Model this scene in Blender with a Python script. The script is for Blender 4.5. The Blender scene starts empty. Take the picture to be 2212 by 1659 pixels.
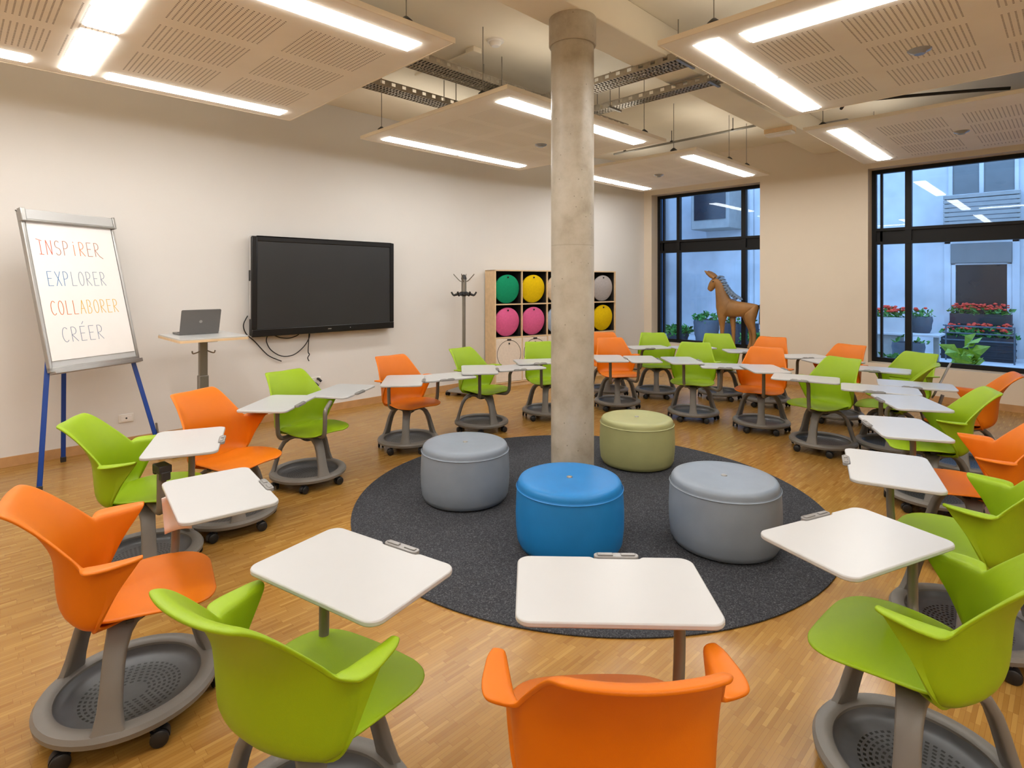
import bpy, math, random
from mathutils import Vector, Matrix
random.seed(7)
S = bpy.context.scene
COL = S.collection
PI = math.pi
sin, cos, rad = math.sin, math.cos, math.radians

# ------------------------------------------------------------------ camera frame
EYE = 1.60
F_PX = 1220.0
HORIZON = 608.0
YAW = 44.93
FX, FY = sin(rad(YAW)), cos(rad(YAW))      # forward
RX, RY = cos(rad(YAW)), -sin(rad(YAW))     # right


def cw(xc, zc):
    """right / forward distances from the camera station -> room x, y"""
    return (xc * RX + zc * FX, xc * RY + zc * FY)


# ------------------------------------------------------------------ node helpers
def srgb(r, g, b):
    def f(c):
        c /= 255.0
        return c / 12.92 if c <= 0.04045 else ((c + 0.055) / 1.055) ** 2.4
    return (f(r), f(g), f(b), 1.0)


class NT:
    def __init__(self, name):
        self.m = bpy.data.materials.new(name)
        self.m.use_nodes = True
        self.t = self.m.node_tree
        self.t.nodes.clear()
        self.out = self.t.nodes.new('ShaderNodeOutputMaterial')

    def n(self, typ, **kw):
        nd = self.t.nodes.new(typ)
        for k, v in kw.items():
            setattr(nd, k, v)
        return nd

    def l(self, a, b):
        self.t.links.new(a, b)

    def math(self, op, a, b=None, c=None):
        nd = self.n('ShaderNodeMath', operation=op)
        for i, v in enumerate((a, b, c)):
            if v is None:
                continue
            if isinstance(v, (int, float)):
                nd.inputs[i].default_value = v
            else:
                self.l(v, nd.inputs[i])
        return nd.outputs[0]

    def coords(self):
        tc = self.n('ShaderNodeTexCoord')
        sp = self.n('ShaderNodeSeparateXYZ')
        self.l(tc.outputs['Object'], sp.inputs[0])
        return tc.outputs['Object'], sp.outputs[0], sp.outputs[1], sp.outputs[2]

    def noise(self, vec, scale, detail=3, rough=0.55):
        nd = self.n('ShaderNodeTexNoise')
        nd.inputs['Scale'].default_value = scale
        nd.inputs['Detail'].default_value = detail
        nd.inputs['Roughness'].default_value = rough
        if vec is not None:
            self.l(vec, nd.inputs['Vector'])
        return nd

    def mixc(self, fac, a, b):
        nd = self.n('ShaderNodeMix', data_type='RGBA')
        if isinstance(fac, (int, float)):
            nd.inputs[0].default_value = fac
        else:
            self.l(fac, nd.inputs[0])
        for i, v in ((6, a), (7, b)):
            if isinstance(v, tuple):
                nd.inputs[i].default_value = v
            else:
                self.l(v, nd.inputs[i])
        return nd.outputs[2]

    def ramp(self, fac, stops):
        nd = self.n('ShaderNodeValToRGB')
        cr = nd.color_ramp
        while len(cr.elements) < len(stops):
            cr.elements.new(0.5)
        for e, (p, c) in zip(cr.elements, stops):
            e.position = p
            e.color = c
        self.l(fac, nd.inputs[0])
        return nd.outputs[0]

    def bsdf(self, color, rough=0.5, metal=0.0, spec=0.5, coat=0.0, trans=0.0):
        b = self.n('ShaderNodeBsdfPrincipled')
        if isinstance(color, tuple):
            b.inputs['Base Color'].default_value = color
        else:
            self.l(color, b.inputs['Base Color'])
        if isinstance(rough, (int, float)):
            b.inputs['Roughness'].default_value = rough
        else:
            self.l(rough, b.inputs['Roughness'])
        b.inputs['Metallic'].default_value = metal
        b.inputs['Specular IOR Level'].default_value = spec
        b.inputs['Coat Weight'].default_value = coat
        b.inputs['Transmission Weight'].default_value = trans
        self.l(b.outputs[0], self.out.inputs[0])
        return b

    def bump(self, b, h, strength=0.2, dist=0.01):
        nd = self.n('ShaderNodeBump')
        nd.inputs['Strength'].default_value = strength
        nd.inputs['Distance'].default_value = dist
        self.l(h, nd.inputs['Height'])
        self.l(nd.outputs[0], b.inputs['Normal'])


def plain(name, col, rough=0.5, metal=0.0, spec=0.5, var=0.08, nscale=6.0, bump=0.0, bscale=300.0, coat=0.0):
    """one-colour surface with a faint procedural unevenness"""
    k = NT(name)
    vec, x, y, z = k.coords()
    nz = k.noise(vec, nscale)
    dark = tuple(c * (1 - var) for c in col[:3]) + (1,)
    lite = tuple(min(1, c * (1 + var)) for c in col[:3]) + (1,)
    c = k.ramp(nz.outputs[0], [(0.3, dark), (0.7, lite)])
    b = k.bsdf(c, rough, metal, spec, coat)
    if bump:
        k.bump(b, k.noise(vec, bscale, 2).outputs[0], bump, 0.002)
    return k.m


M = {}
M['wall'] = plain('wall_paint', srgb(224, 221, 217), 0.85, spec=0.2, var=0.02, nscale=0.8, bump=0.05, bscale=180)
M['wall_beige'] = plain('beige_wall_paint', srgb(226, 212, 192), 0.85, spec=0.2, var=0.02, nscale=0.8, bump=0.05, bscale=180)
M['ceiling'] = plain('ceiling_paint', srgb(236, 226, 206), 0.9, spec=0.1, var=0.05, nscale=1.2)
M['baseboard'] = plain('baseboard_wood', srgb(190, 146, 98), 0.4, var=0.12, nscale=9)
M['green'] = plain('green_plastic', srgb(142, 172, 16), 0.46, spec=0.32, var=0.03, bump=0.15, bscale=500)
M['orange'] = plain('orange_plastic', srgb(212, 111, 4), 0.46, spec=0.32, var=0.03, bump=0.15, bscale=500)
M['grey'] = plain('grey_base_plastic', srgb(118, 114, 108), 0.45, spec=0.45, var=0.06, bump=0.12, bscale=400)
M['greymetal'] = plain('grey_tube_metal', srgb(122, 116, 106), 0.4, metal=0.3, var=0.05)
M['black'] = plain('black_rubber', srgb(24, 24, 25), 0.45, var=0.1)
M['dark'] = plain('dark_bracket_plastic', srgb(44, 43, 43), 0.5, var=0.1)
M['white'] = plain('white_laminate', srgb(187, 187, 186), 0.3, spec=0.5, var=0.01)
M['clip'] = plain('smoky_plastic_clip', srgb(140, 138, 136), 0.2, spec=0.7, var=0.1)
M['paperwhite'] = plain('paper_white', srgb(238, 234, 230), 0.7, spec=0.2, var=0.01)
M['alu'] = plain('brushed_aluminium', srgb(170, 168, 164), 0.35, metal=0.7, var=0.06)
M['steel'] = plain('grey_steel', srgb(140, 136, 128), 0.35, metal=0.6, var=0.06)
M['galv'] = plain('galvanised_steel', srgb(168, 158, 142), 0.45, metal=0.5, var=0.12, nscale=30)
M['bluemetal'] = plain('blue_painted_metal', srgb(12, 62, 146), 0.35, var=0.06)
M['birch'] = plain('birch_plywood', srgb(226, 196, 154), 0.5, var=0.07, nscale=14)
M['cellblack'] = plain('black_shelf_lining', srgb(38, 34, 31), 0.8, var=0.15)
M['tvblack'] = plain('black_bezel', srgb(14, 14, 15), 0.35, var=0.1)
M['screen'] = plain('dark_screen_glass', srgb(46, 48, 50), 0.32, spec=0.6, var=0.1, nscale=1.2)
M['tvwhite'] = plain('pale_display_edge', srgb(200, 198, 196), 0.4, var=0.03)
M['laptopgrey'] = plain('grey_laptop_shell', srgb(112, 110, 108), 0.4, metal=0.3, var=0.03)
M['frame'] = plain('dark_window_frame', srgb(15, 15, 16), 0.5, spec=0.3, var=0.08)
M['wood'] = plain('carved_wood', srgb(156, 112, 62), 0.5, var=0.22, nscale=5, bump=0.25, bscale=30)
M['mane'] = plain('grey_mane_hair', srgb(120, 142, 170), 0.7, var=0.3, nscale=30)
M['facade'] = plain('facade_plaster', srgb(206, 206, 204), 0.9, spec=0.1, var=0.16, nscale=1.1)
M['facadegrey'] = plain('facade_grey', srgb(160, 158, 150), 0.8, var=0.08)
M['paving'] = plain('courtyard_paving', srgb(205, 206, 205), 0.8, var=0.08, nscale=3)
M['tealwall'] = plain('dark_blue_wall', srgb(42, 84, 120), 0.8, var=0.1)
M['planterblue'] = plain('blue_grey_planter', srgb(84, 92, 100), 0.6, var=0.1)
M['planterdark'] = plain('dark_planter', srgb(40, 42, 48), 0.6, var=0.1)
M['leaf'] = plain('green_leaf', srgb(70, 130, 48), 0.5, var=0.3, nscale=12)
M['leafbright'] = plain('bright_leaf', srgb(150, 190, 60), 0.5, var=0.25, nscale=12)
M['redflower'] = plain('red_petals', srgb(226, 62, 36), 0.6, var=0.2, nscale=30)
M['darkglass'] = plain('dark_door_glass', srgb(34, 36, 40), 0.15, spec=0.6, var=0.2, nscale=2)
M['duct'] = plain('gap_shade_fabric', srgb(30, 29, 28), 0.8, var=0.1)  # dark tone put in to deepen the shaded ceiling gap
M['socket'] = plain('white_socket_plastic', srgb(232, 228, 222), 0.4, var=0.02)
M['laptopkey'] = plain('dark_keyboard', srgb(40, 40, 42), 0.5, var=0.1)
M['pouf_blue'] = plain('blue_pouf_vinyl', srgb(28, 124, 194), 0.42, spec=0.4, var=0.05, bump=0.2, bscale=260)
M['pouf_grey'] = plain('grey_blue_pouf_vinyl', srgb(132, 142, 154), 0.42, spec=0.4, var=0.05, bump=0.2, bscale=260)
M['pouf_green'] = plain('sage_green_pouf_vinyl', srgb(164, 164, 112), 0.42, spec=0.4, var=0.05, bump=0.2, bscale=260)
for nm, c in (('c_green', (30, 152, 108)), ('c_yellow', (232, 196, 20)), ('c_pink', (226, 104, 154)),
              ('c_beige', (226, 204, 176)), ('c_grey', (178, 172, 170)), ('c_blue', (170, 188, 214)), ('c_white', (230, 216, 200))):
    M[nm] = plain('felt_' + nm[2:], srgb(*c), 0.9, spec=0.1, var=0.05, nscale=30, bump=0.2, bscale=200)
for nm, c in (('i_red', (214, 96, 62)), ('i_blue', (70, 126, 176)), ('i_slate', (136, 148, 166)), ('i_orange', (220, 120, 40)),
              ('i_yellow', (228, 182, 62)), ('i_brown', (176, 112, 84))):
    M[nm] = plain('ink_' + nm[2:], srgb(*c), 0.6, var=0.05)


def mat_floor():
    k = NT('industrial_parquet')
    vec, x, y, z = k.coords()
    LX, LY = 0.125, 0.0155
    row = k.math('FLOOR', k.math('DIVIDE', y, LY))
    rw = k.n('ShaderNodeTexWhiteNoise', noise_dimensions='1D')
    k.l(k.math('FLOOR', k.math('DIVIDE', row, 2.0)), rw.inputs['W'])
    xs = k.math('ADD', k.math('DIVIDE', x, LX), k.math('MULTIPLY', rw.outputs[0], 3.0))
    colu = k.math('FLOOR', xs)
    cmb = k.n('ShaderNodeCombineXYZ')
    k.l(colu, cmb.inputs[0]); k.l(row, cmb.inputs[1])
    wn = k.n('ShaderNodeTexWhiteNoise', noise_dimensions='3D')
    k.l(cmb.outputs[0], wn.inputs['Vector'])
    base = k.ramp(wn.outputs[0], [(0.0, srgb(152, 108, 46)), (0.15, srgb(162, 119, 54)), (0.85, srgb(174, 131, 63)), (1.0, srgb(188, 147, 76))])
    mp = k.n('ShaderNodeMapping')
    mp.inputs['Scale'].default_value = (6, 90, 1)
    k.l(vec, mp.inputs[0])
    gr = k.noise(mp.outputs[0], 1.6, 5, 0.6)
    c = k.mixc(k.math('MULTIPLY', gr.outputs[0], 0.35), base, srgb(150, 104, 54))
    fy = k.math('FRACT', k.math('DIVIDE', y, LY))
    fx = k.math('FRACT', xs)
    g1 = k.math('LESS_THAN', fy, 0.07)
    g2 = k.math('LESS_THAN', fx, 0.012)
    gap = k.math('MAXIMUM', g1, g2)
    c2 = k.mixc(k.math('MULTIPLY', gap, 0.5), c, srgb(120, 76, 34))
    r = k.math('ADD', 0.17, k.math('MULTIPLY', gr.outputs[0], 0.14))
    b = k.bsdf(c2, r, spec=0.5)
    k.bump(b, k.math('SUBTRACT', k.math('MULTIPLY', wn.outputs[0], 0.3), gap), 0.12, 0.002)
    return k.m


def mat_rug():
    k = NT('charcoal_felt_rug')
    vec, x, y, z = k.coords()
    n1 = k.noise(vec, 130, 3, 0.75)
    n2 = k.noise(vec, 5, 4)
    c = k.ramp(n1.outputs[0], [(0.36, srgb(46, 47, 50)), (0.56, srgb(72, 73, 77)), (0.72, srgb(122, 122, 124))])
    c = k.mixc(k.math('MULTIPLY', n2.outputs[0], 0.3), c, srgb(52, 53, 58))
    b = k.bsdf(c, 0.95, spec=0.1)
    k.bump(b, n1.outputs[0], 0.5, 0.004)
    return k.m


def mat_concrete():
    k = NT('cast_concrete')
    vec, x, y, z = k.coords()
    n1 = k.noise(vec, 3.5, 6, 0.65)
    c = k.ramp(n1.outputs[0], [(0.28, srgb(150, 138, 118)), (0.5, srgb(178, 168, 150)), (0.75, srgb(196, 188, 172))])
    vo = k.n('ShaderNodeTexVoronoi')
    vo.inputs['Scale'].default_value = 16
    k.l(vec, vo.inputs['Vector'])
    pit = k.math('LESS_THAN', vo.outputs['Distance'], 0.07)
    c = k.mixc(k.math('MULTIPLY', pit, 0.6), c, srgb(92, 82, 66))
    seam = k.math('LESS_THAN', k.math('ABSOLUTE', k.math('SUBTRACT', z, 1.86)), 0.004)
    c = k.mixc(k.math('MULTIPLY', seam, 0.3), c, srgb(130, 118, 98))
    b = k.bsdf(c, 0.42, spec=0.5)
    k.bump(b, k.math('SUBTRACT', n1.outputs[0], pit), 0.15, 0.01)
    return k.m


def mat_tray():
    """foot tray with rings of little slots"""
    k = NT('perforated_tray_plastic')
    vec, x, y, z = k.coords()
    r = k.math('SQRT', k.math('ADD', k.math('MULTIPLY', x, x), k.math('MULTIPLY', y, y)))
    ang = k.math('ADD', k.math('DIVIDE', k.math('ARCTAN2', y, x), 2 * PI), 0.5)
    q = k.math('DIVIDE', r, 0.0165)
    ring = k.math('FLOOR', q)
    num = k.math('MULTIPLY', ring, 5.0)
    fr = k.math('ABSOLUTE', k.math('SUBTRACT', k.math('FRACT', q), 0.5))
    fa = k.math('ABSOLUTE', k.math('SUBTRACT', k.math('FRACT', k.math('MULTIPLY', ang, num)), 0.5))
    m = k.math('MULTIPLY', k.math('LESS_THAN', fr, 0.27), k.math('LESS_THAN', fa, 0.27))
    m = k.math('MULTIPLY', m, k.math('GREATER_THAN', r, 0.046))
    m = k.math('MULTIPLY', m, k.math('LESS_THAN', r, 0.165))
    nz = k.noise(vec, 9, 3)
    c = k.ramp(nz.outputs[0], [(0.3, srgb(66, 67, 69)), (0.7, srgb(82, 83, 85))])
    c = k.mixc(m, c, srgb(6, 6, 6))
    b = k.bsdf(c, 0.4, spec=0.5)
    k.bump(b, k.math('SUBTRACT', 1.0, m), 0.4, 0.003)
    return k.m


def mat_panel(name, cx, cy, ux, uy, bx, by, px, py, split=None, faint=1.0):
    """acoustic board: blocks (bx x by) of dotted lines on a px x py grid that starts at (ux, uy)"""
    k = NT(name)
    vec, x, y, z = k.coords()
    X = k.math('ADD', x, cx)
    Y = k.math('ADD', y, cy)
    if split:
        X = k.math('ADD', X, k.math('MULTIPLY', k.math('LESS_THAN', X, split[0]), split[1]))
    u = k.math('SUBTRACT', X, ux)
    v = k.math('SUBTRACT', Y, uy)
    mu = k.math('MODULO', k.math('ADD', u, px * 20), px)
    mv = k.math('MODULO', k.math('ADD', v, py * 20), py)
    inb = k.math('MULTIPLY', k.math('LESS_THAN', mu, bx), k.math('LESS_THAN', mv, by))
    if bx > by:
        a, b_, na, nb = mu, mv, bx / 18.0, by / 22.0
    else:
        a, b_, na, nb = mv, mu, by / 18.0, bx / 22.0
    fa = k.math('ABSOLUTE', k.math('SUBTRACT', k.math('FRACT', k.math('DIVIDE', a, na)), 0.5))
    fb = k.math('ABSOLUTE', k.math('SUBTRACT', k.math('FRACT', k.math('DIVIDE', b_, nb)), 0.5))
    dot = k.math('MULTIPLY', k.math('LESS_THAN', fa, 0.15), k.math('LESS_THAN', fb, 0.27))
    m = k.math('MULTIPLY', dot, inb)
    # keep the margin of the board free of holes
    wx, wy = split[2] if split else (None, None), None
    nz = k.noise(vec, 2.0, 4)
    c = k.ramp(nz.outputs[0], [(0.3, srgb(240, 231, 215)), (0.7, srgb(246, 238, 224))])
    ins = None
    for axis, lo, hi in LIMITS[name]:
        q = X0 = (x if axis == 'x' else y)
        t = k.math('MULTIPLY', k.math('GREATER_THAN', q, lo - (cx if axis == 'x' else cy)), k.math('LESS_THAN', q, hi - (cx if axis == 'x' else cy)))
        ins = t if ins is None else k.math('MULTIPLY', ins, t)
    m = k.math('MULTIPLY', m, ins)
    c = k.mixc(k.math('MULTIPLY', m, 0.8 * faint), c, srgb(96, 72, 44))
    k.bsdf(c, 0.8, spec=0.15)
    return k.m


def mat_emit(name, col, strength):
    k = NT(name)
    e = k.n('ShaderNodeEmission')
    e.inputs[0].default_value = col
    e.inputs[1].default_value = strength
    k.l(e.outputs[0], k.out.inputs[0])
    return k.m


def mat_glass():
    k = NT('window_glass')
    tr = k.n('ShaderNodeBsdfTransparent')
    tr.inputs[0].default_value = (0.93, 0.97, 1.0, 1)
    gl = k.n('ShaderNodeBsdfGlossy')
    gl.inputs['Roughness'].default_value = 0.0
    lw = k.n('ShaderNodeFresnel')
    lw.inputs[0].default_value = 1.35
    mx = k.n('ShaderNodeMixShader')
    k.l(lw.outputs[0], mx.inputs[0])
    k.l(tr.outputs[0], mx.inputs[1]); k.l(gl.outputs[0], mx.inputs[2])
    k.l(mx.outputs[0], k.out.inputs[0])
    return k.m


M['floor'] = mat_floor()
M['rafttrim'] = plain('pale_edge_strip', srgb(234, 220, 196), 0.6, var=0.03)
M['rug'] = mat_rug()
M['concrete'] = mat_concrete()
M['tray'] = mat_tray()
M['glass'] = mat_glass()
M['lamp'] = mat_emit('lamp_diffuser', (1.0, 0.995, 0.975, 1), 20.5)
M['ceiling_fill'] = mat_emit('ceiling_fill_glow', (1.0, 0.93, 0.82, 1), 8.0)  # added fill glow that brightens the ceiling, not a fitting of the panels
M['shutter'] = plain('grey_roller_shutter', srgb(120, 122, 118), 0.7, var=0.05)


# ------------------------------------------------------------------ mesh builder
class MB:
    def __init__(self):
        self.v = []
        self.f = []
        self.mi = []
        self.cur = 0

    def face(self, idx):
        self.f.append(tuple(idx)); self.mi.append(self.cur)

    def add(self, vs, fs):
        o = len(self.v)
        self.v += [tuple(p) for p in vs]
        for f in fs:
            self.face([i + o for i in f])

    def box(self, x0, x1, y0, y1, z0, z1, mtx=None):
        vs = [Vector((x, y, z)) for z in (z0, z1) for y in (y0, y1) for x in (x0, x1)]
        if mtx is not None:
            vs = [mtx @ p for p in vs]
        self.add(vs, [(0, 2, 3, 1), (4, 5, 7, 6), (0, 1, 5, 4), (1, 3, 7, 5), (3, 2, 6, 7), (2, 0, 4, 6)])

    def bar(self, a, b, w, h, up=(0, 0, 1)):
        a, b = Vector(a), Vector(b)
        d = b - a
        L = d.length
        d.normalize()
        up = Vector(up)
        if abs(d.dot(up)) > 0.98:
            up = Vector((0, 1, 0))
        s = d.cross(up).normalized()
        u = s.cross(d).normalized()
        m = Matrix((s, d, u)).transposed().to_4x4()
        m.translation = a
        self.box(-w / 2, w / 2, 0, L, -h / 2, h / 2, m)

    def tube(self, pts, r, n=10, caps=True, smooth=0):
        P = [Vector(p) for p in pts]
        if smooth:
            Q = []
            for i in range(len(P) - 1):
                p0, p1, p2, p3 = P[max(i - 1, 0)], P[i], P[i + 1], P[min(i + 2, len(P) - 1)]
                for k in range(smooth):
                    t = k / smooth
                    Q.append(0.5 * ((2 * p1) + (p2 - p0) * t + (2 * p0 - 5 * p1 + 4 * p2 - p3) * t * t + (3 * p1 - p0 - 3 * p2 + p3) * t ** 3))
            Q.append(P[-1])
            P = Q
        R = r if isinstance(r, (list, tuple)) else [r] * len(P)
        if len(R) != len(P):
            R = [R[min(len(R) - 1, int(i * len(R) / len(P)))] for i in range(len(P))]
        t0 = (P[1] - P[0]).normalized()
        ref = Vector((0, 0, 1)) if abs(t0.z) < 0.9 else Vector((1, 0, 0))
        nrm = t0.cross(ref).normalized()
        o = len(self.v)
        for i, p in enumerate(P):
            if i == 0:
                t = t0
            elif i == len(P) - 1:
                t = (P[i] - P[i - 1]).normalized()
            else:
                t = (P[i + 1] - P[i - 1]).normalized()
            nrm = (nrm - t * nrm.dot(t)).normalized()
            bn = t.cross(nrm)
            for k in range(n):
                a = 2 * PI * k / n
                self.v.append(tuple(p + (nrm * cos(a) + bn * sin(a)) * R[i]))
        for i in range(len(P) - 1):
            for k in range(n):
                a = o + i * n + k
                b = o + i * n + (k + 1) % n
                self.face((a, b, b + n, a + n))
        if caps:
            self.face([o + k for k in range(n)][::-1])
            e = o + (len(P) - 1) * n
            self.face([e + k for k in range(n)])

    def lathe(self, prof, n=32, cx=0, cy=0, cz=0, axis='z'):
        o = len(self.v)
        idx = []
        for (r, z) in prof:
            if r < 1e-6:
                idx.append([len(self.v)])
                self.v.append((cx, cy, cz + z))
            else:
                row = []
                for k in range(n):
                    a = 2 * PI * k / n
                    row.append(len(self.v))
                    self.v.append((cx + r * cos(a), cy + r * sin(a), cz + z))
                idx.append(row)
        for A, B in zip(idx[:-1], idx[1:]):
            for k in range(n):
                k2 = (k + 1) % n
                if len(A) == 1 and len(B) == 1:
                    continue
                if len(A) == 1:
                    self.face((A[0], B[k2], B[k]))
                elif len(B) == 1:
                    self.face((A[k], A[k2], B[0]))
                else:
                    self.face((A[k], A[k2], B[k2], B[k]))
        if axis == 'x':
            for i in range(o, len(self.v)):
                x, y, z = self.v[i]
                x, y, z = x - cx, y - cy, z - cz
                self.v[i] = (cx + z, cy + y, cz - x)

    def prism(self, poly, z0, z1, mtx=None):
        n = len(poly)
        vs = [Vector((x, y, z0)) for x, y in poly] + [Vector((x, y, z1)) for x, y in poly]
        if mtx is not None:
            vs = [mtx @ p for p in vs]
        fs = [tuple(range(n))[::-1], tuple(range(n, 2 * n))]
        for i in range(n):
            j = (i + 1) % n
            fs.append((i, j, n + j, n + i))
        self.add(vs, fs)

    def grid(self, rows, close=False):
        o = len(self.v)
        w = len(rows[0])
        for r in rows:
            self.v += [tuple(p) for p in r]
        for i in range(len(rows) - 1):
            for j in range(w if close else w - 1):
                a = o + i * w + j
                b = o + i * w + (j + 1) % w
                self.face((a, b, b + w, a + w))

    def slab(self, U, V, holes, w0, w1, plane='xy'):
        """plate over the rectangle U x V with rectangular holes, thickness w0..w1"""
        us = sorted(set([U[0], U[1]] + [h[i] for h in holes for i in (0, 1)]))
        vs = sorted(set([V[0], V[1]] + [h[i] for h in holes for i in (2, 3)]))

        def solid(i, j):
            if i < 0 or j < 0 or i >= len(us) - 1 or j >= len(vs) - 1:
                return False
            cu, cv = (us[i] + us[i + 1]) / 2, (vs[j] + vs[j + 1]) / 2
            return not any(h[0] < cu < h[1] and h[2] < cv < h[3] for h in holes)

        def P(u, v, w):
            return (u, v, w) if plane == 'xy' else (w, u, v)
        for i in range(len(us) - 1):
            for j in range(len(vs) - 1):
                if not solid(i, j):
                    continue
                a, b, c, d = us[i], us[i + 1], vs[j], vs[j + 1]
                for w, fl in ((w0, True), (w1, False)):
                    q = [P(a, c, w), P(b, c, w), P(b, d, w), P(a, d, w)]
                    self.add(q, [(3, 2, 1, 0) if fl else (0, 1, 2, 3)])
                if not solid(i - 1, j):
                    self.add([P(a, c, w0), P(a, c, w1), P(a, d, w1), P(a, d, w0)], [(0, 1, 2, 3)])
                if not solid(i + 1, j):
                    self.add([P(b, c, w0), P(b, d, w0), P(b, d, w1), P(b, c, w1)], [(0, 1, 2, 3)])
                if not solid(i, j - 1):
                    self.add([P(a, c, w0), P(b, c, w0), P(b, c, w1), P(a, c, w1)], [(0, 1, 2, 3)])
                if not solid(i, j + 1):
                    self.add([P(a, d, w0), P(a, d, w1), P(b, d, w1), P(b, d, w0)], [(0, 1, 2, 3)])

    def mesh(self, name, mats, smooth=True, angle=40, weld=True):
        me = bpy.data.meshes.new(name)
        me.from_pydata(self.v, [], self.f)
        if not isinstance(mats, (list, tuple)):
            mats = [mats]
        for m in mats:
            me.materials.append(m)
        if len(mats) > 1:
            for p, i in zip(me.polygons, self.mi):
                p.material_index = i
        import bmesh
        bm = bmesh.new()
        bm.from_mesh(me)
        if weld:
            bmesh.ops.remove_doubles(bm, verts=bm.verts, dist=1e-5)
        bmesh.ops.recalc_face_normals(bm, faces=bm.faces)
        bm.to_mesh(me)
        bm.free()
        if smooth:
            me.shade_smooth()
            me.set_sharp_from_angle(angle=rad(angle))
        me.update()
        return me

    def build(self, name, mats, parent=None, loc=None, rotz=None, bevel=0, bseg=2, **kw):
        me = self.mesh(name, mats, **kw)
        return link(name, me, parent, loc, rotz, bevel, bseg)


def link(name, me, parent=None, loc=None, rotz=None, bevel=0, bseg=2):
    o = bpy.data.objects.new(name, me)
    COL.objects.link(o)
    if parent is not None:
        o.parent = parent
    if loc is not None:
        o.location = loc
    if rotz is not None:
        o.rotation_euler = (0, 0, rotz)
    if bevel:
        b = o.modifiers.new('bevel', 'BEVEL')
        b.width = bevel
        b.segments = bseg
        b.limit_method = 'ANGLE'
        b.angle_limit = rad(50)
        b.harden_normals = False
    return o


def tag(o, label, cat, group=None):
    o['label'] = label
    o['category'] = cat
    if group:
        o['group'] = group
    return o


def empty(name, loc, rotz=0, label=None, cat=None, group=None):
    o = bpy.data.objects.new(name, None)
    o.empty_display_size = 0.1
    COL.objects.link(o)
    o.location = loc
    o.rotation_euler = (0, 0, rotz)
    if label:
        tag(o, label, cat, group)
    return o


def struct(o):
    o['kind'] = 'structure'
    return o


def rrect(w, h, r, n=6):
    pts = []
    for cx, cy, a0 in ((w / 2 - r, h / 2 - r, 0), (-w / 2 + r, h / 2 - r, 90), (-w / 2 + r, -h / 2 + r, 180), (w / 2 - r, -h / 2 + r, 270)):
        for k in range(n + 1):
            a = rad(a0 + 90 * k / n)
            pts.append((cx + r * cos(a), cy + r * sin(a)))
    return pts


def itp(xs, ys, x):
    if x <= xs[0]:
        return ys[0]
    if x >= xs[-1]:
        return ys[-1]
    for i in range(len(xs) - 1):
        if x <= xs[i + 1]:
            t = (x - xs[i]) / (xs[i + 1] - xs[i])
            y0, y1 = ys[i], ys[i + 1]
            ym = ys[i - 1] if i > 0 else y0 - (y1 - y0)
            yp = ys[i + 2] if i + 2 < len(ys) else y1 + (y1 - y0)
            xm = xs[i - 1] if i > 0 else xs[i] - (xs[i + 1] - xs[i])
            xp = xs[i + 2] if i + 2 < len(xs) else xs[i + 1] + (xs[i + 1] - xs[i])
            h = xs[i + 1] - xs[i]
            m0 = (y1 - ym) / (xs[i + 1] - xm) * h
            m1 = (yp - y0) / (xp - xs[i]) * h
            if (y1 - y0) == 0:
                m0 = m1 = 0
            t2, t3 = t * t, t * t * t
            return (2 * t3 - 3 * t2 + 1) * y0 + (t3 - 2 * t2 + t) * m0 + (-2 * t3 + 3 * t2) * y1 + (t3 - t2) * m1


# ================================================================== ROOM SHELL
XW = 9.25            # inner face of window wall
YW = 6.53            # inner face of long wall
HC = 3.78            # ceiling
YCOR = 5.76          # where the long wall meets the window wall
XB, YB = -2.6, -3.4  # walls behind the camera

m = MB(); m.box(XB - 0.2, XW + 0.02, YB - 0.2, YW + 0.3, -0.12, 0.0)
struct(m.build('floor', M['floor']))
m = MB(); m.box(XB - 0.2, XW + 0.35, YB - 0.2, YW + 0.35, HC, HC + 0.15)
struct(m.build('ceiling', M['ceiling']))

wl = [(XB - 0.1, YW)]
P0, P1 = Vector((5.75, YW)), Vector((XW + 0.02, YCOR - 0.004))
dB = (P1 - P0).normalized()
a0, a1 = Vector((5.2, YW)), P0 + dB * 0.6
for k in range(9):
    t = k / 8
    p = (1 - t) ** 2 * a0 + 2 * t * (1 - t) * P0 + t * t * a1
    wl.append((p.x, p.y))
wl.append((P1.x, P1.y))


def ribbon(mb, line, off0, off1, z0, z1):
    n = len(line)
    A, B = [], []
    for i, (x, y) in enumerate(line):
        p, q = line[max(i - 1, 0)], line[min(i + 1, n - 1)]
        d = Vector((q[0] - p[0], q[1] - p[1])).normalized()
        nx, ny = d.y, -d.x          # into the room for a line running +x
        A.append((x + nx * off0, y + ny * off0)); B.append((x + nx * off1, y + ny * off1))
    for i in range(n - 1):
        q = [A[i], A[i + 1], B[i + 1], B[i]]
        mb.add([(x, y, z0) for x, y in q] + [(x, y, z1) for x, y in q],
               [(0, 1, 2, 3), (7, 6, 5, 4), (0, 4, 5, 1), (1, 5, 6, 2), (2, 6, 7, 3), (3, 7, 4, 0)])


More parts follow.
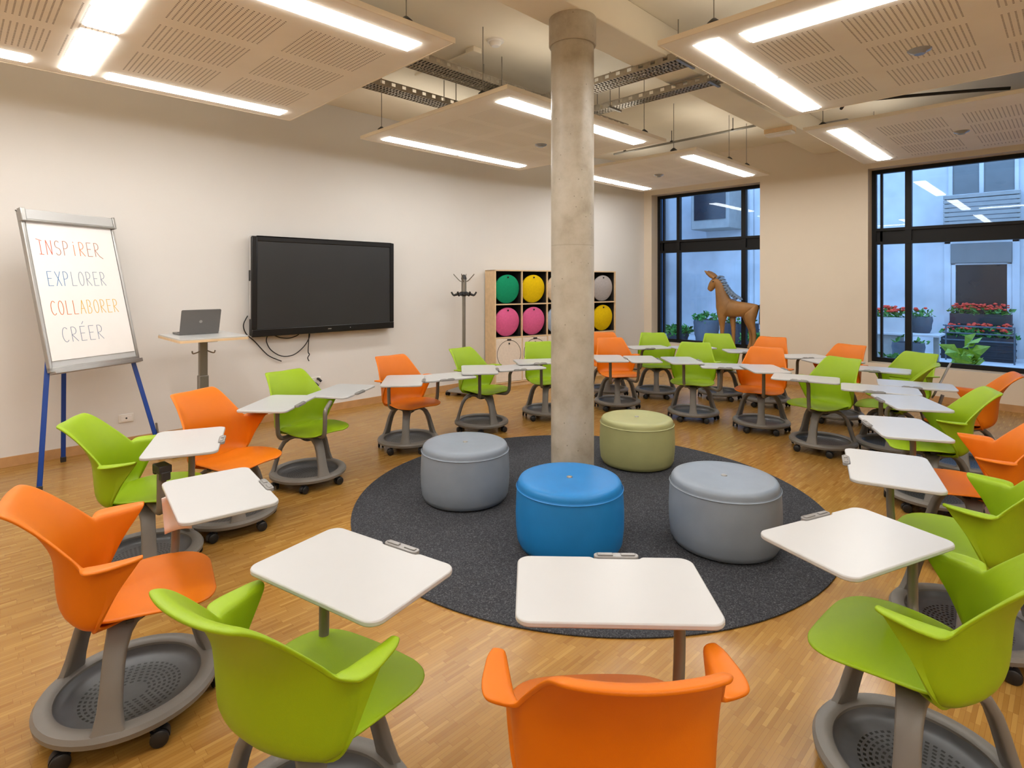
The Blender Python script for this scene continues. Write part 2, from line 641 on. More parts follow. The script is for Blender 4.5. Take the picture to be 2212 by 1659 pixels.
m = MB(); ribbon(m, wl, -0.16, 0.0, 0.0, HC)
struct(m.build('wall_left', M['wall'], angle=30))
m = MB(); ribbon(m, wl[:-1] + [(P1.x - 0.03, P1.y + 0.006)], 0.0, 0.014, 0.0, 0.085)
struct(m.build('baseboard_left', M['baseboard'], angle=30))
WIN1 = (3.62, 5.60, 0.48, 3.20)
WIN2 = (-1.2, 2.11, 0.45, 3.20)
m = MB(); m.slab((YB - 0.1, YCOR + 0.16), (0.0, HC), [WIN1, WIN2], XW, XW + 0.28, 'yz')
struct(m.build('wall_window', M['wall_beige'], smooth=False))
m = MB(); m.box(XW - 0.014, XW, YB, YCOR - 0.02, 0.0, 0.085)
struct(m.build('baseboard_window', M['baseboard']))
m = MB(); m.box(XB - 0.2, XB, YB - 0.1, YW, 0, HC)
struct(m.build('wall_back', M['wall_beige']))
m = MB(); m.box(XB, XW, YB - 0.2, YB, 0, HC)
struct(m.build('wall_right', M['wall_beige']))

# concrete beam over the column
BZ = 3.51
m = MB(); m.box(XB, XW, 2.46, 2.80, BZ, HC)
struct(m.build('trim_1', M['ceiling'], bevel=0.008))

# ------------------------------------------------------------------ windows


def window(name, Y0, Y1, Z0, Z1, mulls, tz0=2.13, tz1=2.36):
    X0, X1 = XW + 0.21, XW + 0.28
    root = MB()
    fw = 0.055
    root.slab((Y0, Y1), (Z0, Z1), [(Y0 + fw, Y1 - fw, Z0 + fw * 1.1, Z1 - fw)], X0, X1, 'yz')
    root.box(X0 - 0.015, X1, Y0 + fw, Y1 - fw, tz0, tz0 + 0.04)
    root.box(X0 - 0.015, X1, Y0 + fw, Y1 - fw, tz1 - 0.04, tz1)
    root.box(X0 + 0.02, X1, Y0 + fw, Y1 - fw, tz0 + 0.04, tz1 - 0.04)
    for y, w in mulls:
        root.box(X0 - 0.012, X1, y - w / 2, y + w / 2, Z0 + fw, Z1 - fw)
    # a slimmer sash line inside the outer frame at the far jamb
    root.box(X0 + 0.02, X1, Y1 - fw - 0.075, Y1 - fw - 0.045, Z0 + fw, Z1 - fw)
    w = struct(root.build(name, M['frame'], smooth=False))
    ys = [Y0 + fw] + [y for y, _ in sorted(mulls)] + [Y1 - fw]
    for a, b in zip(ys[:-1], ys[1:]):
        for (c, d) in ((Z0 + fw, tz0 + 0.01), (tz1 - 0.01, Z1 - fw)):
            g = MB(); g.box(X1 - 0.03, X1 - 0.022, a, b, c, d)
            g.build('glass_pane', M['glass'], w, smooth=False)
    return w


window('window_1', WIN1[0], WIN1[1], WIN1[2], WIN1[3], [(5.17, 0.06), (3.97, 0.075)])
window('window_2', WIN2[0], WIN2[1], WIN2[2], WIN2[3], [(1.67, 0.075), (-0.4, 0.075)])

# ------------------------------------------------------------------ ceiling rafts with strip lights
HP = 3.15
LIMITS = {
    'raft_board_a': [('x', -2.0, 2.2), ('y', 3.30, 4.97)],
    'raft_board_b': [('x', 3.4, 5.45), ('y', 3.66, 5.12)],
    'raft_board_c': [('x', 3.74, 5.4), ('y', -2.4, 1.52)],
    'raft_board_d': [('x', 6.5, 8.4), ('y', -2.4, 1.6)],
    'raft_board_e': [('x', 6.4, 8.3), ('y', 3.6, 4.98)],
    'raft_board_f': [('x', -2.2, 2.0), ('y', -2.8, 1.7)],
}


def raft(label, x0, x1, y0, y1, strips, mat, hangers, sensor=None):
    cx, cy = (x0 + x1) / 2, (y0 + y1) / 2
    T = 0.03
    root = empty('ceiling_raft', (cx, cy, HP), 0, label, 'ceiling panel', 'suspended acoustic ceiling panels')
    holes = [(a - cx, b - cx, c - cy, d - cy) for a, b, c, d in strips]
    b = MB(); b.slab((x0 - cx, x1 - cx), (y0 - cy, y1 - cy), holes, 0.0, T)
    b.build('acoustic_board', mat, root, smooth=False)
    e = MB()
    t = 0.012
    for a in ((x0 - cx - t, x0 - cx, y0 - cy - t, y1 - cy + t), (x1 - cx, x1 - cx + t, y0 - cy - t, y1 - cy + t),
              (x0 - cx, x1 - cx, y0 - cy - t, y0 - cy), (x0 - cx, x1 - cx, y1 - cy, y1 - cy + t)):
        e.box(a[0], a[1], a[2], a[3], -0.002, T + 0.002)
    e.build('edge_trim', M['rafttrim'], root)
    for (a, bb, c, d) in holes:
        # trough above the hole and a diffuser set lower to light the board's underside
        g = MB()
        g.slab((a - 0.01, bb + 0.01), (c - 0.01, d + 0.01), [(a, bb, c, d)], T, T + 0.05)
        g.box(a - 0.01, bb + 0.01, c - 0.01, d + 0.01, T + 0.05, T + 0.06)
        tr = g.build('light_trough', M['white'], root, smooth=False)
        g = MB()
        ins = 0.02
        g.box(a + ins * .4, bb - ins * .4, c + ins, d - ins, -0.011, 0.012)
        g.build('light_diffuser', M['lamp'], tr, smooth=False)
        g = MB()
        g.add([(a + .02, c + .05, T + .062), (bb - .02, c + .05, T + .062), (bb - .02, d - .05, T + .062), (a + .02, d - .05, T + .062)], [(0, 1, 2, 3)])
        g.build('ceiling_fill_sheet', M['ceiling_fill'], tr, smooth=False)  # glowing sheet added above the trough to lift the dark ceiling
    for (hx, hy) in hangers:
        h = MB()
        h.lathe([(0, 0.0), (0.045, 0.0), (0.04, 0.03), (0.012, 0.055), (0, 0.055)], 14, hx - cx, hy - cy, T)
        h.build('hanger_mount', M['dark'], root)
        h = MB(); h.tube([(hx - cx, hy - cy, T + 0.05), (hx - cx, hy - cy, HC - HP)], 0.004, 6)
        h.build('hanger_wire', M['steel'], root)
    if sensor:
        s = MB()
        s.lathe([(0, -0.03), (0.03, -0.03), (0.042, -0.018), (0.062, -0.012), (0.07, 0.0), (0, 0.0)], 24, sensor[0] - cx, sensor[1] - cy, 0)
        s.build('smoke_detector', M['clip'], root)
    return root


Ha = [(2.2, 5.3), (2.0, 2.93), (0.2, 5.3), (0.2, 2.93)]
raft('large pale perforated ceiling panel at upper left, over the whiteboard', -2.2, 2.32, 2.87, 5.36,
     [(0.84, 2.18, 5.07, 5.25), (-2.0, 0.40, 5.07, 5.25), (0.57, 0.76, 4.30, 5.25), (0.57, 0.76, 3.30, 4.24), (0.86, 2.18, 3.01, 3.19), (-2.0, 0.40, 3.01, 3.19)],
     mat_panel('raft_board_a', 0.06, 4.115, 0.89, 3.33, 0.55, 0.46, 0.68, 0.575, split=(0.52, 0.30, None)), Ha)
raft('square suspended ceiling panel in the centre, partly behind the concrete column', 3.18, 5.63, 3.24, 5.50,
     [(3.34, 4.39, 3.38, 3.56), (4.42, 5.47, 3.38, 3.56), (3.34, 4.39, 5.2, 5.38), (4.42, 5.47, 5.2, 5.38)],
     mat_panel('raft_board_b', 4.405, 4.37, 3.45, 3.70, 0.55, 0.36, 0.68, 0.46, faint=0.35),
     [(3.24, 5.2), (3.24, 3.6), (5.3, 3.30), (5.5, 5.44)], (4.75, 4.3))
raft('large ceiling panel at upper right with an L of two light strips', 3.31, 5.60, -2.9, 1.94,
     [(3.46, 4.46, 1.61, 1.79), (4.49, 5.5, 1.61, 1.79), (3.50, 3.68, -0.3, 1.50), (3.50, 3.68, -2.6, -0.33)],
     mat_panel('raft_board_c', 4.455, -0.48, 3.76, 0.46, 0.45, 0.55, 0.565, 0.68),
     [(3.37, 1.6), (5.54, 1.88), (3.37, -0.5)], (4.6, 0.75))
raft('ceiling panel nearest the right hand window, with one light strip', 6.24, 8.55, -2.9, 1.99,
     [(6.40, 7.38, 1.65, 1.83), (7.41, 8.4, 1.65, 1.83)],
     mat_panel('raft_board_d', 7.395, -0.455, 6.62, 0.9, 0.45, 0.55, 0.565, 0.68),
     [(6.35, 1.85), (8.4, 1.85), (8.4, 0.2)], (7.4, 0.85))
raft('small far ceiling panel in front of the window with the horse', 6.23, 8.45, 3.18, 5.32,
     [(6.45, 7.38, 3.32, 3.5), (7.42, 8.3, 3.32, 3.5), (6.45, 7.38, 5.02, 5.2), (7.42, 8.3, 5.02, 5.2)],
     mat_panel('raft_board_e', 7.34, 4.25, 6.45, 3.65, 0.55, 0.36, 0.68, 0.46, faint=0.3),
     [(6.29, 3.5), (7.25, 3.235), (7.8, 3.235), (6.29, 4.8)], (7.3, 4.3))
raft('unseen ceiling panel behind the viewer, added for its light over the foreground chairs', -2.2, 2.30, -2.9, 1.90,
     [(-2.0, 0.0, 1.57, 1.75), (0.1, 2.1, 1.57, 1.75), (-2.0, 0.0, -1.2, -1.02), (0.1, 2.1, -1.2, -1.02), (-2.0, 0.0, -2.7, -2.52), (0.1, 2.1, -2.7, -2.52)],
     mat_panel('raft_board_f', 0.05, -0.5, 0.2, 0.2, 0.55, 0.46, 0.68, 0.575),
     [(2.1, 1.8), (-2.0, 1.8)])  # out of view, put in to light the room from behind the camera

# ------------------------------------------------------------------ ceiling services


def cable_tray(label, a, b, z, w=0.2):
    a, b = Vector((a[0], a[1], z)), Vector((b[0], b[1], z))
    root = empty('cable_tray', a, 0, label, 'cable tray', 'perforated cable trays under the ceiling')
    d = (b - a); L = d.length; d.normalize()
    s = Vector((-d.y, d.x, 0))
    r = MB()
    for sg in (-1, 1):
        r.bar(s * sg * w / 2 + Vector((0, 0, 0.055)), s * sg * w / 2 + d * L + Vector((0, 0, 0.055)), 0.004, 0.012)
        r.bar(s * sg * w / 2 + Vector((0, 0, 0.006)), s * sg * w / 2 + d * L + Vector((0, 0, 0.006)), 0.006, 0.022)
        for k in range(int(L / 0.12)):
            r.bar(s * sg * w / 2 + d * (k * 0.12 + 0.02) + Vector((0, 0, 0.03)), s * sg * w / 2 + d * (k * 0.12 + 0.095) + Vector((0, 0, 0.03)), 0.004, 0.045)
    r.build('side_rail', M['galv'], root, smooth=False)
    r = MB()
    k = 0.0
    while k < L - 0.02:
        r.bar(s * (-w / 2) + d * k, s * (w / 2) + d * k, 0.017, 0.004)
        k += 0.036
    for q in (-0.17, 0.17):
        r.bar(s * w * q, s * w * q + d * L, 0.02, 0.004)
    r.build('perforated_base', M['galv'], root, smooth=False)
    r = MB()
    for q in range(4):
        pts = []
        for i in range(14):
            t = i / 13
            pts.append(s * (w * (-0.3 + 0.2 * q) + 0.012 * sin(7 * t + q * 2)) + d * (L * t) + Vector((0, 0, 0.018 + 0.006 * sin(9 * t + q))))
        r.tube(pts, 0.009, 6)
    r.build('cable_bundle', M['black'], root)
    for t in (0.15, 0.5, 0.85):
        r = MB()
        for sg in (-1, 1):
            r.tube([s * sg * (w / 2 + 0.012) + d * (L * t), s * sg * (w / 2 + 0.012) + d * (L * t) + Vector((0, 0, HC - z))], 0.005, 6)
        r.bar(s * (-w / 2 - 0.04) + d * (L * t) + Vector((0, 0, -0.012)), s * (w / 2 + 0.04) + d * (L * t) + Vector((0, 0, -0.012)), 0.025, 0.018)
        r.build('hanger', M['steel'], root)
    return root


cable_tray('perforated cable tray left of the column, nearer of the left pair', (1.6, 4.08), (6.0, 4.08), 3.5, 0.24)
cable_tray('dark cable tray left of the column, the one closer to the left wall', (1.6, 4.75), (6.0, 4.75), 3.46, 0.18)
cable_tray('wide cable tray right of the column, nearer of the right pair', (4.42, 0.8), (4.42, 3.9), 3.46, 0.22)
cable_tray('slim cable tray right of the column, farther of the right pair', (4.95, 0.8), (4.95, 3.9), 3.42, 0.14)

m = MB()
m.tube([(5.92, -3.3, 3.55), (5.92, 2.3, 3.55)], 0.13, 20)  # dark round added to make the shade between the panels deeper
tag(m.build('gap_shade_duct', M['duct']), 'dark round duct added to deepen the shade in the gap between the two right ceiling panels', 'duct')
m = MB()
m.tube([(5.85, 1.55, 3.2), (5.95, 1.5, 3.27), (6.1, 1.2, 3.28), (6.2, 0.7, 3.24), (6.28, 0.4, 3.215)], 0.014, 8, smooth=6)
tag(m.build('looped_cable', M['black']), 'black cable looping over the edge of the right window panel', 'cable')

rt = empty('ceiling_smoke_detector', (3.50, 3.72, HC), 0, 'round white smoke detector on the bare ceiling left of the column top', 'smoke detector')
m = MB(); m.lathe([(0, -0.055), (0.035, -0.055), (0.05, -0.04), (0.055, -0.02), (0.055, -0.015), (0, -0.015)], 24); m.build('sensor_head', M['socket'], rt)
m = MB(); m.lathe([(0, -0.016), (0.075, -0.016), (0.08, 0.0), (0, 0.0)], 24); m.build('base_plate', M['socket'], rt)
rt = empty('ceiling_conduit', (3.48, 4.0, HC), 0, 'pale conduit with junction box on the ceiling beside the smoke detector', 'conduit')
m = MB(); m.tube([(0, 0, -0.02), (-0.02, 0.9, -0.02)], 0.012, 8); m.build('conduit_pipe', M['ceiling'], rt)
m = MB(); m.box(-0.05, 0.05, -0.06, 0.06, -0.05, 0); m.build('junction_box', M['ceiling'], rt, bevel=0.006)

rt = empty('emergency_sign_box', (7.35, 2.63, BZ), 0, 'small beige box with white underside fixed under the concrete beam', 'emergency light')
m = MB(); m.box(-0.07, 0.07, -0.17, 0.17, -0.055, 0); m.build('housing', M['birch'], rt, bevel=0.004)
m = MB(); m.box(-0.075, 0.06, -0.16, 0.16, -0.085, -0.055); m.build('diffuser', M['socket'], rt, bevel=0.006)
rt = empty('water_pipe', (7.4, 2.95, HC - 0.16), 0, 'thin grey pipe under the ceiling above the far panel', 'pipe')
m = MB(); m.tube([(0, 0, 0), (0, 2.2, -0.02)], 0.016, 10); m.build('pipe_run', M['steel'], rt)
m = MB()
for q in (0.3, 1.2, 2.0):
    m.tube([(0, q, 0), (0, q, 0.16)], 0.006, 6)
    m.lathe([(0.022, -0.012), (0.022, 0.012)], 12, 0, q, 0)
m.build('pipe_clamp', M['dark'], rt)

# ------------------------------------------------------------------ column
cx, cy = cw(0.442, 4.13)
root = empty('concrete_column', (cx, cy, 0), 0, 'round bare concrete column with thicker collar standing on the rug', 'column')
m = MB()
m.lathe([(0, 0.0115), (0.156, 0.0115), (0.156, 3.36), (0, 3.36)], 64)
m.build('shaft', M['concrete'], root)
m = MB()
m.lathe([(0.15, 3.31), (0.166, 3.31), (0.172, 3.32), (0.172, BZ), (0.0, BZ)], 64)
m.build('collar', M['concrete'], root)

# ------------------------------------------------------------------ rug and poufs
rx, ry = cw(0.535, 4.19)
m = MB()
m.lathe([(0, 0.0), (1.655, 0.0), (1.665, 0.003), (1.665, 0.008), (1.655, 0.011), (0, 0.011)], 128)
tag(m.build('round_rug', M['rug'], loc=(rx, ry, 0.0)), 'large round charcoal felt rug in the middle of the floor', 'rug')


def pouf(xc, zc, mat, label, r=0.32, h=0.405):
    x, y = cw(xc, zc)
    root = empty('pouf', (x, y, 0.011), random.random() * 6, label, 'pouf', 'round upholstered poufs on the rug')
    b = MB()
    pr = [(0, 0.0), (r - 0.05, 0.0), (r - 0.02, 0.012), (r - 0.004, 0.045), (r + 0.004, 0.12), (r + 0.006, h * .5), (r + 0.002, h - 0.1), (r - 0.003, h - 0.052)]
    b.lathe(pr, 72)
    b.build('side_cover', mat, root, angle=60)
    b = MB()
    b.lathe([(r - 0.003, h - 0.052), (r - 0.007, h - 0.046), (r - 0.008, h - 0.04), (r - 0.009, h - 0.024), (r - 0.018, h - 0.009), (r - 0.034, h - 0.002), (r - 0.07, h), (0.03, h + 0.001), (0, h - 0.003)], 72)
    b.build('top_cover', mat, root, angle=60)
    b = MB(); b.lathe([(r - 0.001, h - 0.055), (r + 0.0035, h - 0.051), (r - 0.001, h - 0.047)], 72)
    b.build('seam_piping', mat, root)
    b = MB(); b.lathe([(0, h + 0.006), (0.006, h + 0.006), (0.009, h + 0.003), (0.017, h + 0.004), (0.019, h - 0.002), (0, h - 0.002)], 20)
    o = b.build('centre_eyelet', M['alu'], root)
    return root


pouf(-0.345, 4.17, M['pouf_grey'], 'grey pouf at the left side of the rug, left of the concrete column')
pouf(0.348, 3.42, M['pouf_blue'], 'bright blue pouf directly in front of the concrete column')
pouf(1.295, 3.45, M['pouf_grey'], 'grey pouf at the right side of the rug, right of the blue pouf')
pouf(1.098, 4.97, M['pouf_green'], 'sage green pouf at the back of the rug, right of the column', 0.318, 0.40)

# ================================================================== TABLET CHAIR


def shell_mesh(mat):
    b = MB()
    aa = []
    v = 0.0
    while v < 0.999:
        aa.append(v)
        v += .04 if v < .24 else (.0165 if v < .54 else .036)
    aa.append(1.0)
    ts = [-q for q in aa[::-1]] + aa[1:]
    vs = [0, .05, .11, .18, .26, .35, .44, .54, .63, .72, .8, .88, .94, 1.0]
    rows = []

    def pt(t, z):
        a = abs(t); s = 1 if t >= 0 else -1
        w = itp([.395, .405, .425, .46, .52, .60, .67, .72, .76, .81, .85], [.10, .158, .198, .222, .232, .239, .244, .236, .226, .217, .212], z)
        yb = itp([.395, .405, .425, .46, .52, .58, .66, .75, .82, .85], [-.05, -.115, -.17, -.203, -.215, -.219, -.228, -.268, -.318, -.348], z)
        d = itp([.395, .5, .6, .67, .76, .85], [.06, .14, .155, .15, .10, .07], z)
        yf = itp([.395, .42, .46, .55, .64, .68], [-.115, -.10, -.08, -.035, .025, .05], z)
        if a <= .6:
            an = a / .6 * PI / 2
            return Vector((s * w * sin(an), yb + d * (1 - cos(an)), z)), Vector((s * sin(an), -cos(an), 0))
        u = (a - .6) / .4
        return Vector((s * (w + 0.012 * u), (yb + d) + u * (yf - yb - d), z)), Vector((s, 0, 0))
    for v in vs:
        r = []
        for t in ts:
            a = abs(t)
            zt = itp([0, .26, .30, .34, .375, .41, .437, .462, .50, .7, 1.0], [.842, .847, .843, .818, .77, .70, .662, .652, .658, .660, .664], a)
            r.append(pt(t, .395 + (zt - .395) * v)[0])
        rows.append(r)
    for k, (q, dz) in enumerate(((.4, .006), (.8, .007), (1.0, .004))):
        r = []
        for j, t in enumerate(ts):
            a = abs(t)
            n = pt(t, rows[13][j].z)[1]
            o = itp([0, .27, .33, .39, .445, .475, .52, .62, .8, .93, 1.0], [.032, .030, .02, .009, .009, .034, .064, .068, .056, .044, .03], a)
            up = itp([0, .3, .4, .5, .6, 1.0], [.5, .6, .4, .2, .5, .8], a)
            r.append(rows[13][j] + n * o * q + Vector((0, 0, dz * up)))
        rows.append(r)
    b.grid(rows)
    # seat pan
    ys = [-.125, -.11, -.09, -.06, -.02, .04, .11, .17, .215, .245, .264, .275]
    us = [-1 + 2 * i / 20 for i in range(21)]
    rows = []
    for y in ys:
        hw = itp([-.125, -.11, -.09, -.06, 0, .07, .13, .18, .215, .245, .264, .275], [.15, .168, .19, .212, .228, .24, .247, .244, .23, .205, .17, .12], y)
        r = []
        for u in us:
            z = itp([-.17, -.1, 0, .11, .18, .23, .275], [.436, .428, .436, .448, .449, .444, .432], y)
            au = abs(u)
            z += itp([-.17, 0, .08, .18, .275], [.012, .014, .004, -.008, -.006], y) * au ** 2
            r.append((u * hw, y, z))
        rows.append(r)
    b.grid(rows)
    me = b.mesh('seat_shell', mat, weld=False, angle=180)
    return me


def shell_obj(me, parent):
    o = link('seat_shell', me, parent)
    s = o.modifiers.new('thick', 'SOLIDIFY'); s.thickness = 0.011; s.offset = 0
    s = o.modifiers.new('sub', 'SUBSURF'); s.levels = 1; s.render_levels = 1
    return o


SH = {'green': shell_mesh(M['green']), 'orange': shell_mesh(M['orange'])}


def base_meshes():
    D = {}
    b = MB()
    b.lathe([(.228, .080), (.231, .102), (.240, .110), (.262, .112), (.282, .106), (.291, .092), (.288, .074), (.272, .066), (.246, .066), (.228, .080)], 56)
    D['base_ring'] = b.mesh('base_ring', M['grey'])
    b = MB()
    b.lathe([(0, .060), (.05, .061), (.14, .063), (.20, .068), (.220, .078), (.234, .100), (.234, .084), (.22, .064), (0, .05)], 56)
    D['foot_tray'] = b.mesh('foot_tray', M['tray'])
    b = MB()
    b.lathe([(0, .33), (.03, .33), (.055, .345), (.062, .37), (.062, .392), (.05, .40), (.028, .402), (.028, .415), (0, .415)], 28)
    b.box(-.085, .085, -.10, .11, .412, .424)
    b.box(-.10, -.085, -.03, .03, .395, .415); b.box(.085, .17, -.012, .012, .405, .415)
    D['swivel_hub'] = b.mesh('swivel_hub', M['dark'])
    # arched leg in the +x direction
    b = MB()
    path = [(.015, .362, .105), (.06, .374, .105), (.10, .377, .09), (.14, .364, .076), (.178, .333, .068), (.206, .285, .065), (.226, .225, .066), (.243, .165, .072), (.258, .115, .09), (.264, .094, .118), (.266, .08, .12)]
    rows = []
    for i, (r, z, w) in enumerate(path):
        p, q = path[max(i - 1, 0)], path[min(i + 1, len(path) - 1)]
        d = Vector((q[0] - p[0], q[1] - p[1])).normalized()
        nx, nz = -d.y * .016, d.x * .016
        ring = []
        for (sy, sn) in ((-1, .6), (-.82, 1), (.82, 1), (1, .6), (1, -.6), (.8, -1), (-.8, -1), (-1, -.6)):
            ring.append((r + nx * sn, sy * w / 2, z + nz * sn))
        rows.append(ring)
    b.grid(rows, close=True)
    o = len(b.v) - 8
    b.face([o + i for i in range(8)])
    D['leg'] = b.mesh('leg', M['grey'], angle=50)
    b = MB()   # castor housing, pivot at origin, under the ring
    b.lathe([(0, .07), (.012, .07), (.012, .052), (0.02, .05), (0, .05)], 12)
    pts = []
    for k in range(9):
        a = rad(-10 + 170 * k / 8)
        pts.append((cos(a) * .031, sin(a) * .031))
    poly = pts + [(-.022, .006), (.022, .004)]
    b.prism(poly, -.009, .009, Matrix.Translation((0.012, 0, .029)) @ Matrix.Rotation(PI / 2, 4, 'X'))
    D['caster'] = b.mesh('caster', M['black'])
    b = MB()
    for sx in (-1, 1):
        b.lathe([(0, -.0075), (.024, -.0075), (.029, -.004), (.029, .004), (.024, .0075), (0, .0075)], 20, 0, 0, 0)
        n = len(b.v) // (1 if sx == -1 else 2)
        st = 0 if sx == -1 else len(b.v) // 2
        for i in range(st, len(b.v)):
            x, y, z = b.v[i]
            b.v[i] = (x + .012, z + sx * .018, y + .029)
    D['caster_wheel'] = b.mesh('caster_wheel', M['black'])
    # writing surface, +y is the far edge, clip there
    poly = []
    W, H, r = .55, .355, .042

    def arc(cx, cy, a0, a1, n=7):
        return [(cx + r * cos(rad(a0 + (a1 - a0) * k / n)), cy + r * sin(rad(a0 + (a1 - a0) * k / n))) for k in range(n + 1)]
    poly += arc(W / 2 - r, H / 2 - r, 0, 90)
    poly += [(.125, H / 2), (.118, H / 2 - .004), (.112, H / 2 - .010), (.10, H / 2 - .012), (-.02, H / 2 - .012), (-.032, H / 2 - .010), (-.038, H / 2 - .004), (-.045, H / 2)]
    poly += arc(-W / 2 + r, H / 2 - r, 90, 180)
    poly += arc(-W / 2 + r, -H / 2 + r, 180, 270)
    poly += arc(W / 2 - r, -H / 2 + r, 270, 360)
    b = MB(); b.prism(poly, -.016, 0)
    D['writing_surface'] = b.mesh('writing_surface', M['white'], angle=45)
    b = MB()
    q = [(x + .04, y + H / 2 + .004) for x, y in rrect(.142, .03, .0145, 6)]
    b.prism(q, -.012, .004)
    b.box(-.02, .03, H / 2 - .004, H / 2 + .012, .004, .008); b.box(.055, .1, H / 2 - .003, H / 2 + .011, .004, .008)
    D['pen_clip'] = b.mesh('pen_clip', M['clip'])
    b = MB()
    b.box(-.075, .075, -.055, .055, -.036, -.016); b.box(-.03, .03, -.09, .09, -.03, -.016)
    D['surface_bracket'] = b.mesh('surface_bracket', M['dark'])
    return D


BM = base_meshes()
CHG = 'tablet chairs standing in a ring'
CHAIRS = {}


def fillet(pts, r, n=5):
    P = [Vector(p) for p in pts]
    out = [P[0]]
    for i in range(1, len(P) - 1):
        a, b, c = P[i - 1], P[i], P[i + 1]
        d1, d2 = (a - b), (c - b)
        rr = min(r, d1.length * .45, d2.length * .45)
        p, q = b + d1.normalized() * rr, b + d2.normalized() * rr
        for k in range(n + 1):
            t = k / n
            out.append((1 - t) ** 2 * p + 2 * t * (1 - t) * b + t * t * q)
    out.append(P[-1])
    return out


SURF_Z = 0.72


def chair(label, colour, xc, zc, head, tables, base=0.0, posts=()):
    """xc, zc, head in the station frame; tables: (xc, zc, head) of each writing surface"""
    x, y = cw(xc, zc)
    h = Vector((head[0] * RX + head[1] * FX, head[0] * RY + head[1] * FY)).normalized()
    rz = math.atan2(-h.x, h.y)
    root = empty('tablet_chair', (x, y, 0), rz, label, 'chair', CHG)
    shell_obj(SH[colour], root)
    link('swivel_hub', BM['swivel_hub'], root)
    # the foot ring turns freely under the seat: one leg points to the middle of the room's open side
    toward = math.atan2(-y, -x) + rad(base)
    b0 = toward - rz
    link('base_ring', BM['base_ring'], root, rotz=b0)
    link('foot_tray', BM['foot_tray'], root, rotz=b0)
    for k in range(3):
        link('leg', BM['leg'], root, rotz=b0 + k * 2 * PI / 3)
    for k in range(6):
        a = b0 + rad(30) + k * PI / 3
        o = link('caster', BM['caster'], root, (0.262 * cos(a), 0.262 * sin(a), 0), a + 1.1 + k * 0.9)
        link('caster_wheel', BM['caster_wheel'], o)
    inv = Matrix.Rotation(-rz, 4, 'Z') @ Matrix.Translation((-x, -y, 0))
    for i, tab in enumerate(tables):
        tx, tz, th = tab[:3]
        wx, wy = cw(tx, tz)
        L = inv @ Vector((wx, wy, 0))
        hh = Vector((th[0] * RX + th[1] * FX, th[0] * RY + th[1] * FY)).normalized()
        rt = math.atan2(-hh.x, hh.y) - rz
        ws = link('writing_surface', BM['writing_surface'], root, (L.x, L.y, SURF_Z - .022 * i), rt, bevel=0.004)
        link('pen_clip', BM['pen_clip'], ws, bevel=0.002)
        link('surface_bracket', BM['surface_bracket'], ws, bevel=0.004)
        d = Vector((L.x, L.y))
        if len(tab) > 3:
            q = inv @ Vector((*cw(*tab[3]), 0))
            p = Vector((q.x, q.y))
        else:
            p = d.normalized() * max(0.285, d.length - .08)
        pts = [(p.x * .15, p.y * .15 - .02, .405), (p.x * .97, p.y * .97, .405), (p.x, p.y, .55), (p.x, p.y, .64 - .022 * i), (L.x * .3 + p.x * .7, L.y * .3 + p.y * .7, .680 - .022 * i)]
        t = MB(); t.tube(fillet(pts, .075), .0165, 12)
        t.build('support_arm', M['greymetal'], root)
    for (px, py, zt) in posts:
        pts = [(px * .15, py * .15, .405), (px * .97, py * .97, .405), (px, py, .5), (px, py, zt)]
        t = MB(); t.tube(fillet(pts, .06), .022, 12)
        a = t.build('bare_support_arm', M['greymetal'], root)
        t = MB(); t.box(-.04, .055, -.03, .03, zt - .01, zt + .03); t.box(-.065, -.035, -.02, .02, zt - .03, zt + .01); t.box(.02, .06, -.022, .022, zt - .045, zt)
        t.build('arm_bracket', M['dark'], a, (px, py, 0), 0.6, bevel=0.005)
    return root


G, O = 'green', 'orange'
chair('orange chair in the bottom foreground seen from behind, closest to the viewer', O, 0.238, 1.40, (-0.035, 1), [(0.288, 1.63, (0.03, 1), (.475, 1.60))], 8)
chair('green chair at bottom left seen from behind, second nearest the viewer', G, -0.56, 1.58, (.5, .866), [(-0.495, 1.74, (.53, .85), (-.615, 1.85))], 0)
c3 = chair('big orange chair at the left edge with its whole foot ring in view', O, -1.43, 2.12, (.84, .54), [(-1.233, 2.37, (.79, .614), (-1.44, 2.42))], -14)
chair('green chair in front of the flip chart, with one bare support arm', G, -2.05, 3.15, (.95, .3), [(-1.80, 3.12, (.92, .39))], 5, posts=[(.30, .16, .63)])
chair('orange chair between the flip chart and the tall table with the laptop', O, -1.86, 3.73, (.93, -.36), [], 10)
chair('green chair in front of the cables hanging below the wall display', G, -1.63, 4.52, (.81, -.58), [(-1.70, 4.11, (1, -.05), (-1.766, 4.25)), (-1.41, 4.69, (.97, -.2), (-1.42, 4.29))], 25)
chair('orange chair against the wall between the display and the coat stand', O, -1.0, 5.45, (.68, -.73), [(-.97, 5.05, (1, .1), (-1.15, 5.27)), (-.65, 5.37, (.5, -.86), (-.73, 5.55))], -6)
chair('green chair in front of the coat stand', G, -.33, 6.12, (.75, -.65), [(-.33, 5.68, (1, .1)), (.05, 5.96, (.4, -.9))], 30)
chair('green chair half hidden by the left side of the column', G, .41, 6.68, (.25, -.97), [(.31, 6.26, (.2, -1))], -4)
chair('orange chair half hidden behind another orange chair right of the column', O, 1.35, 7.98, (.05, -1), [(1.82, 7.60, (.2, -1))], 0)
chair('orange chair just right of the column behind the sage green pouf', O, 1.335, 7.16, (.12, -1), [(1.12, 6.50, (1, .0)), (1.52, 6.60, (1, 0))], 0)
chair('green chair below the left end of the horse window', G, 2.02, 7.9, (-.1, -1), [(2.42, 7.58, (.2, -1))], 0)
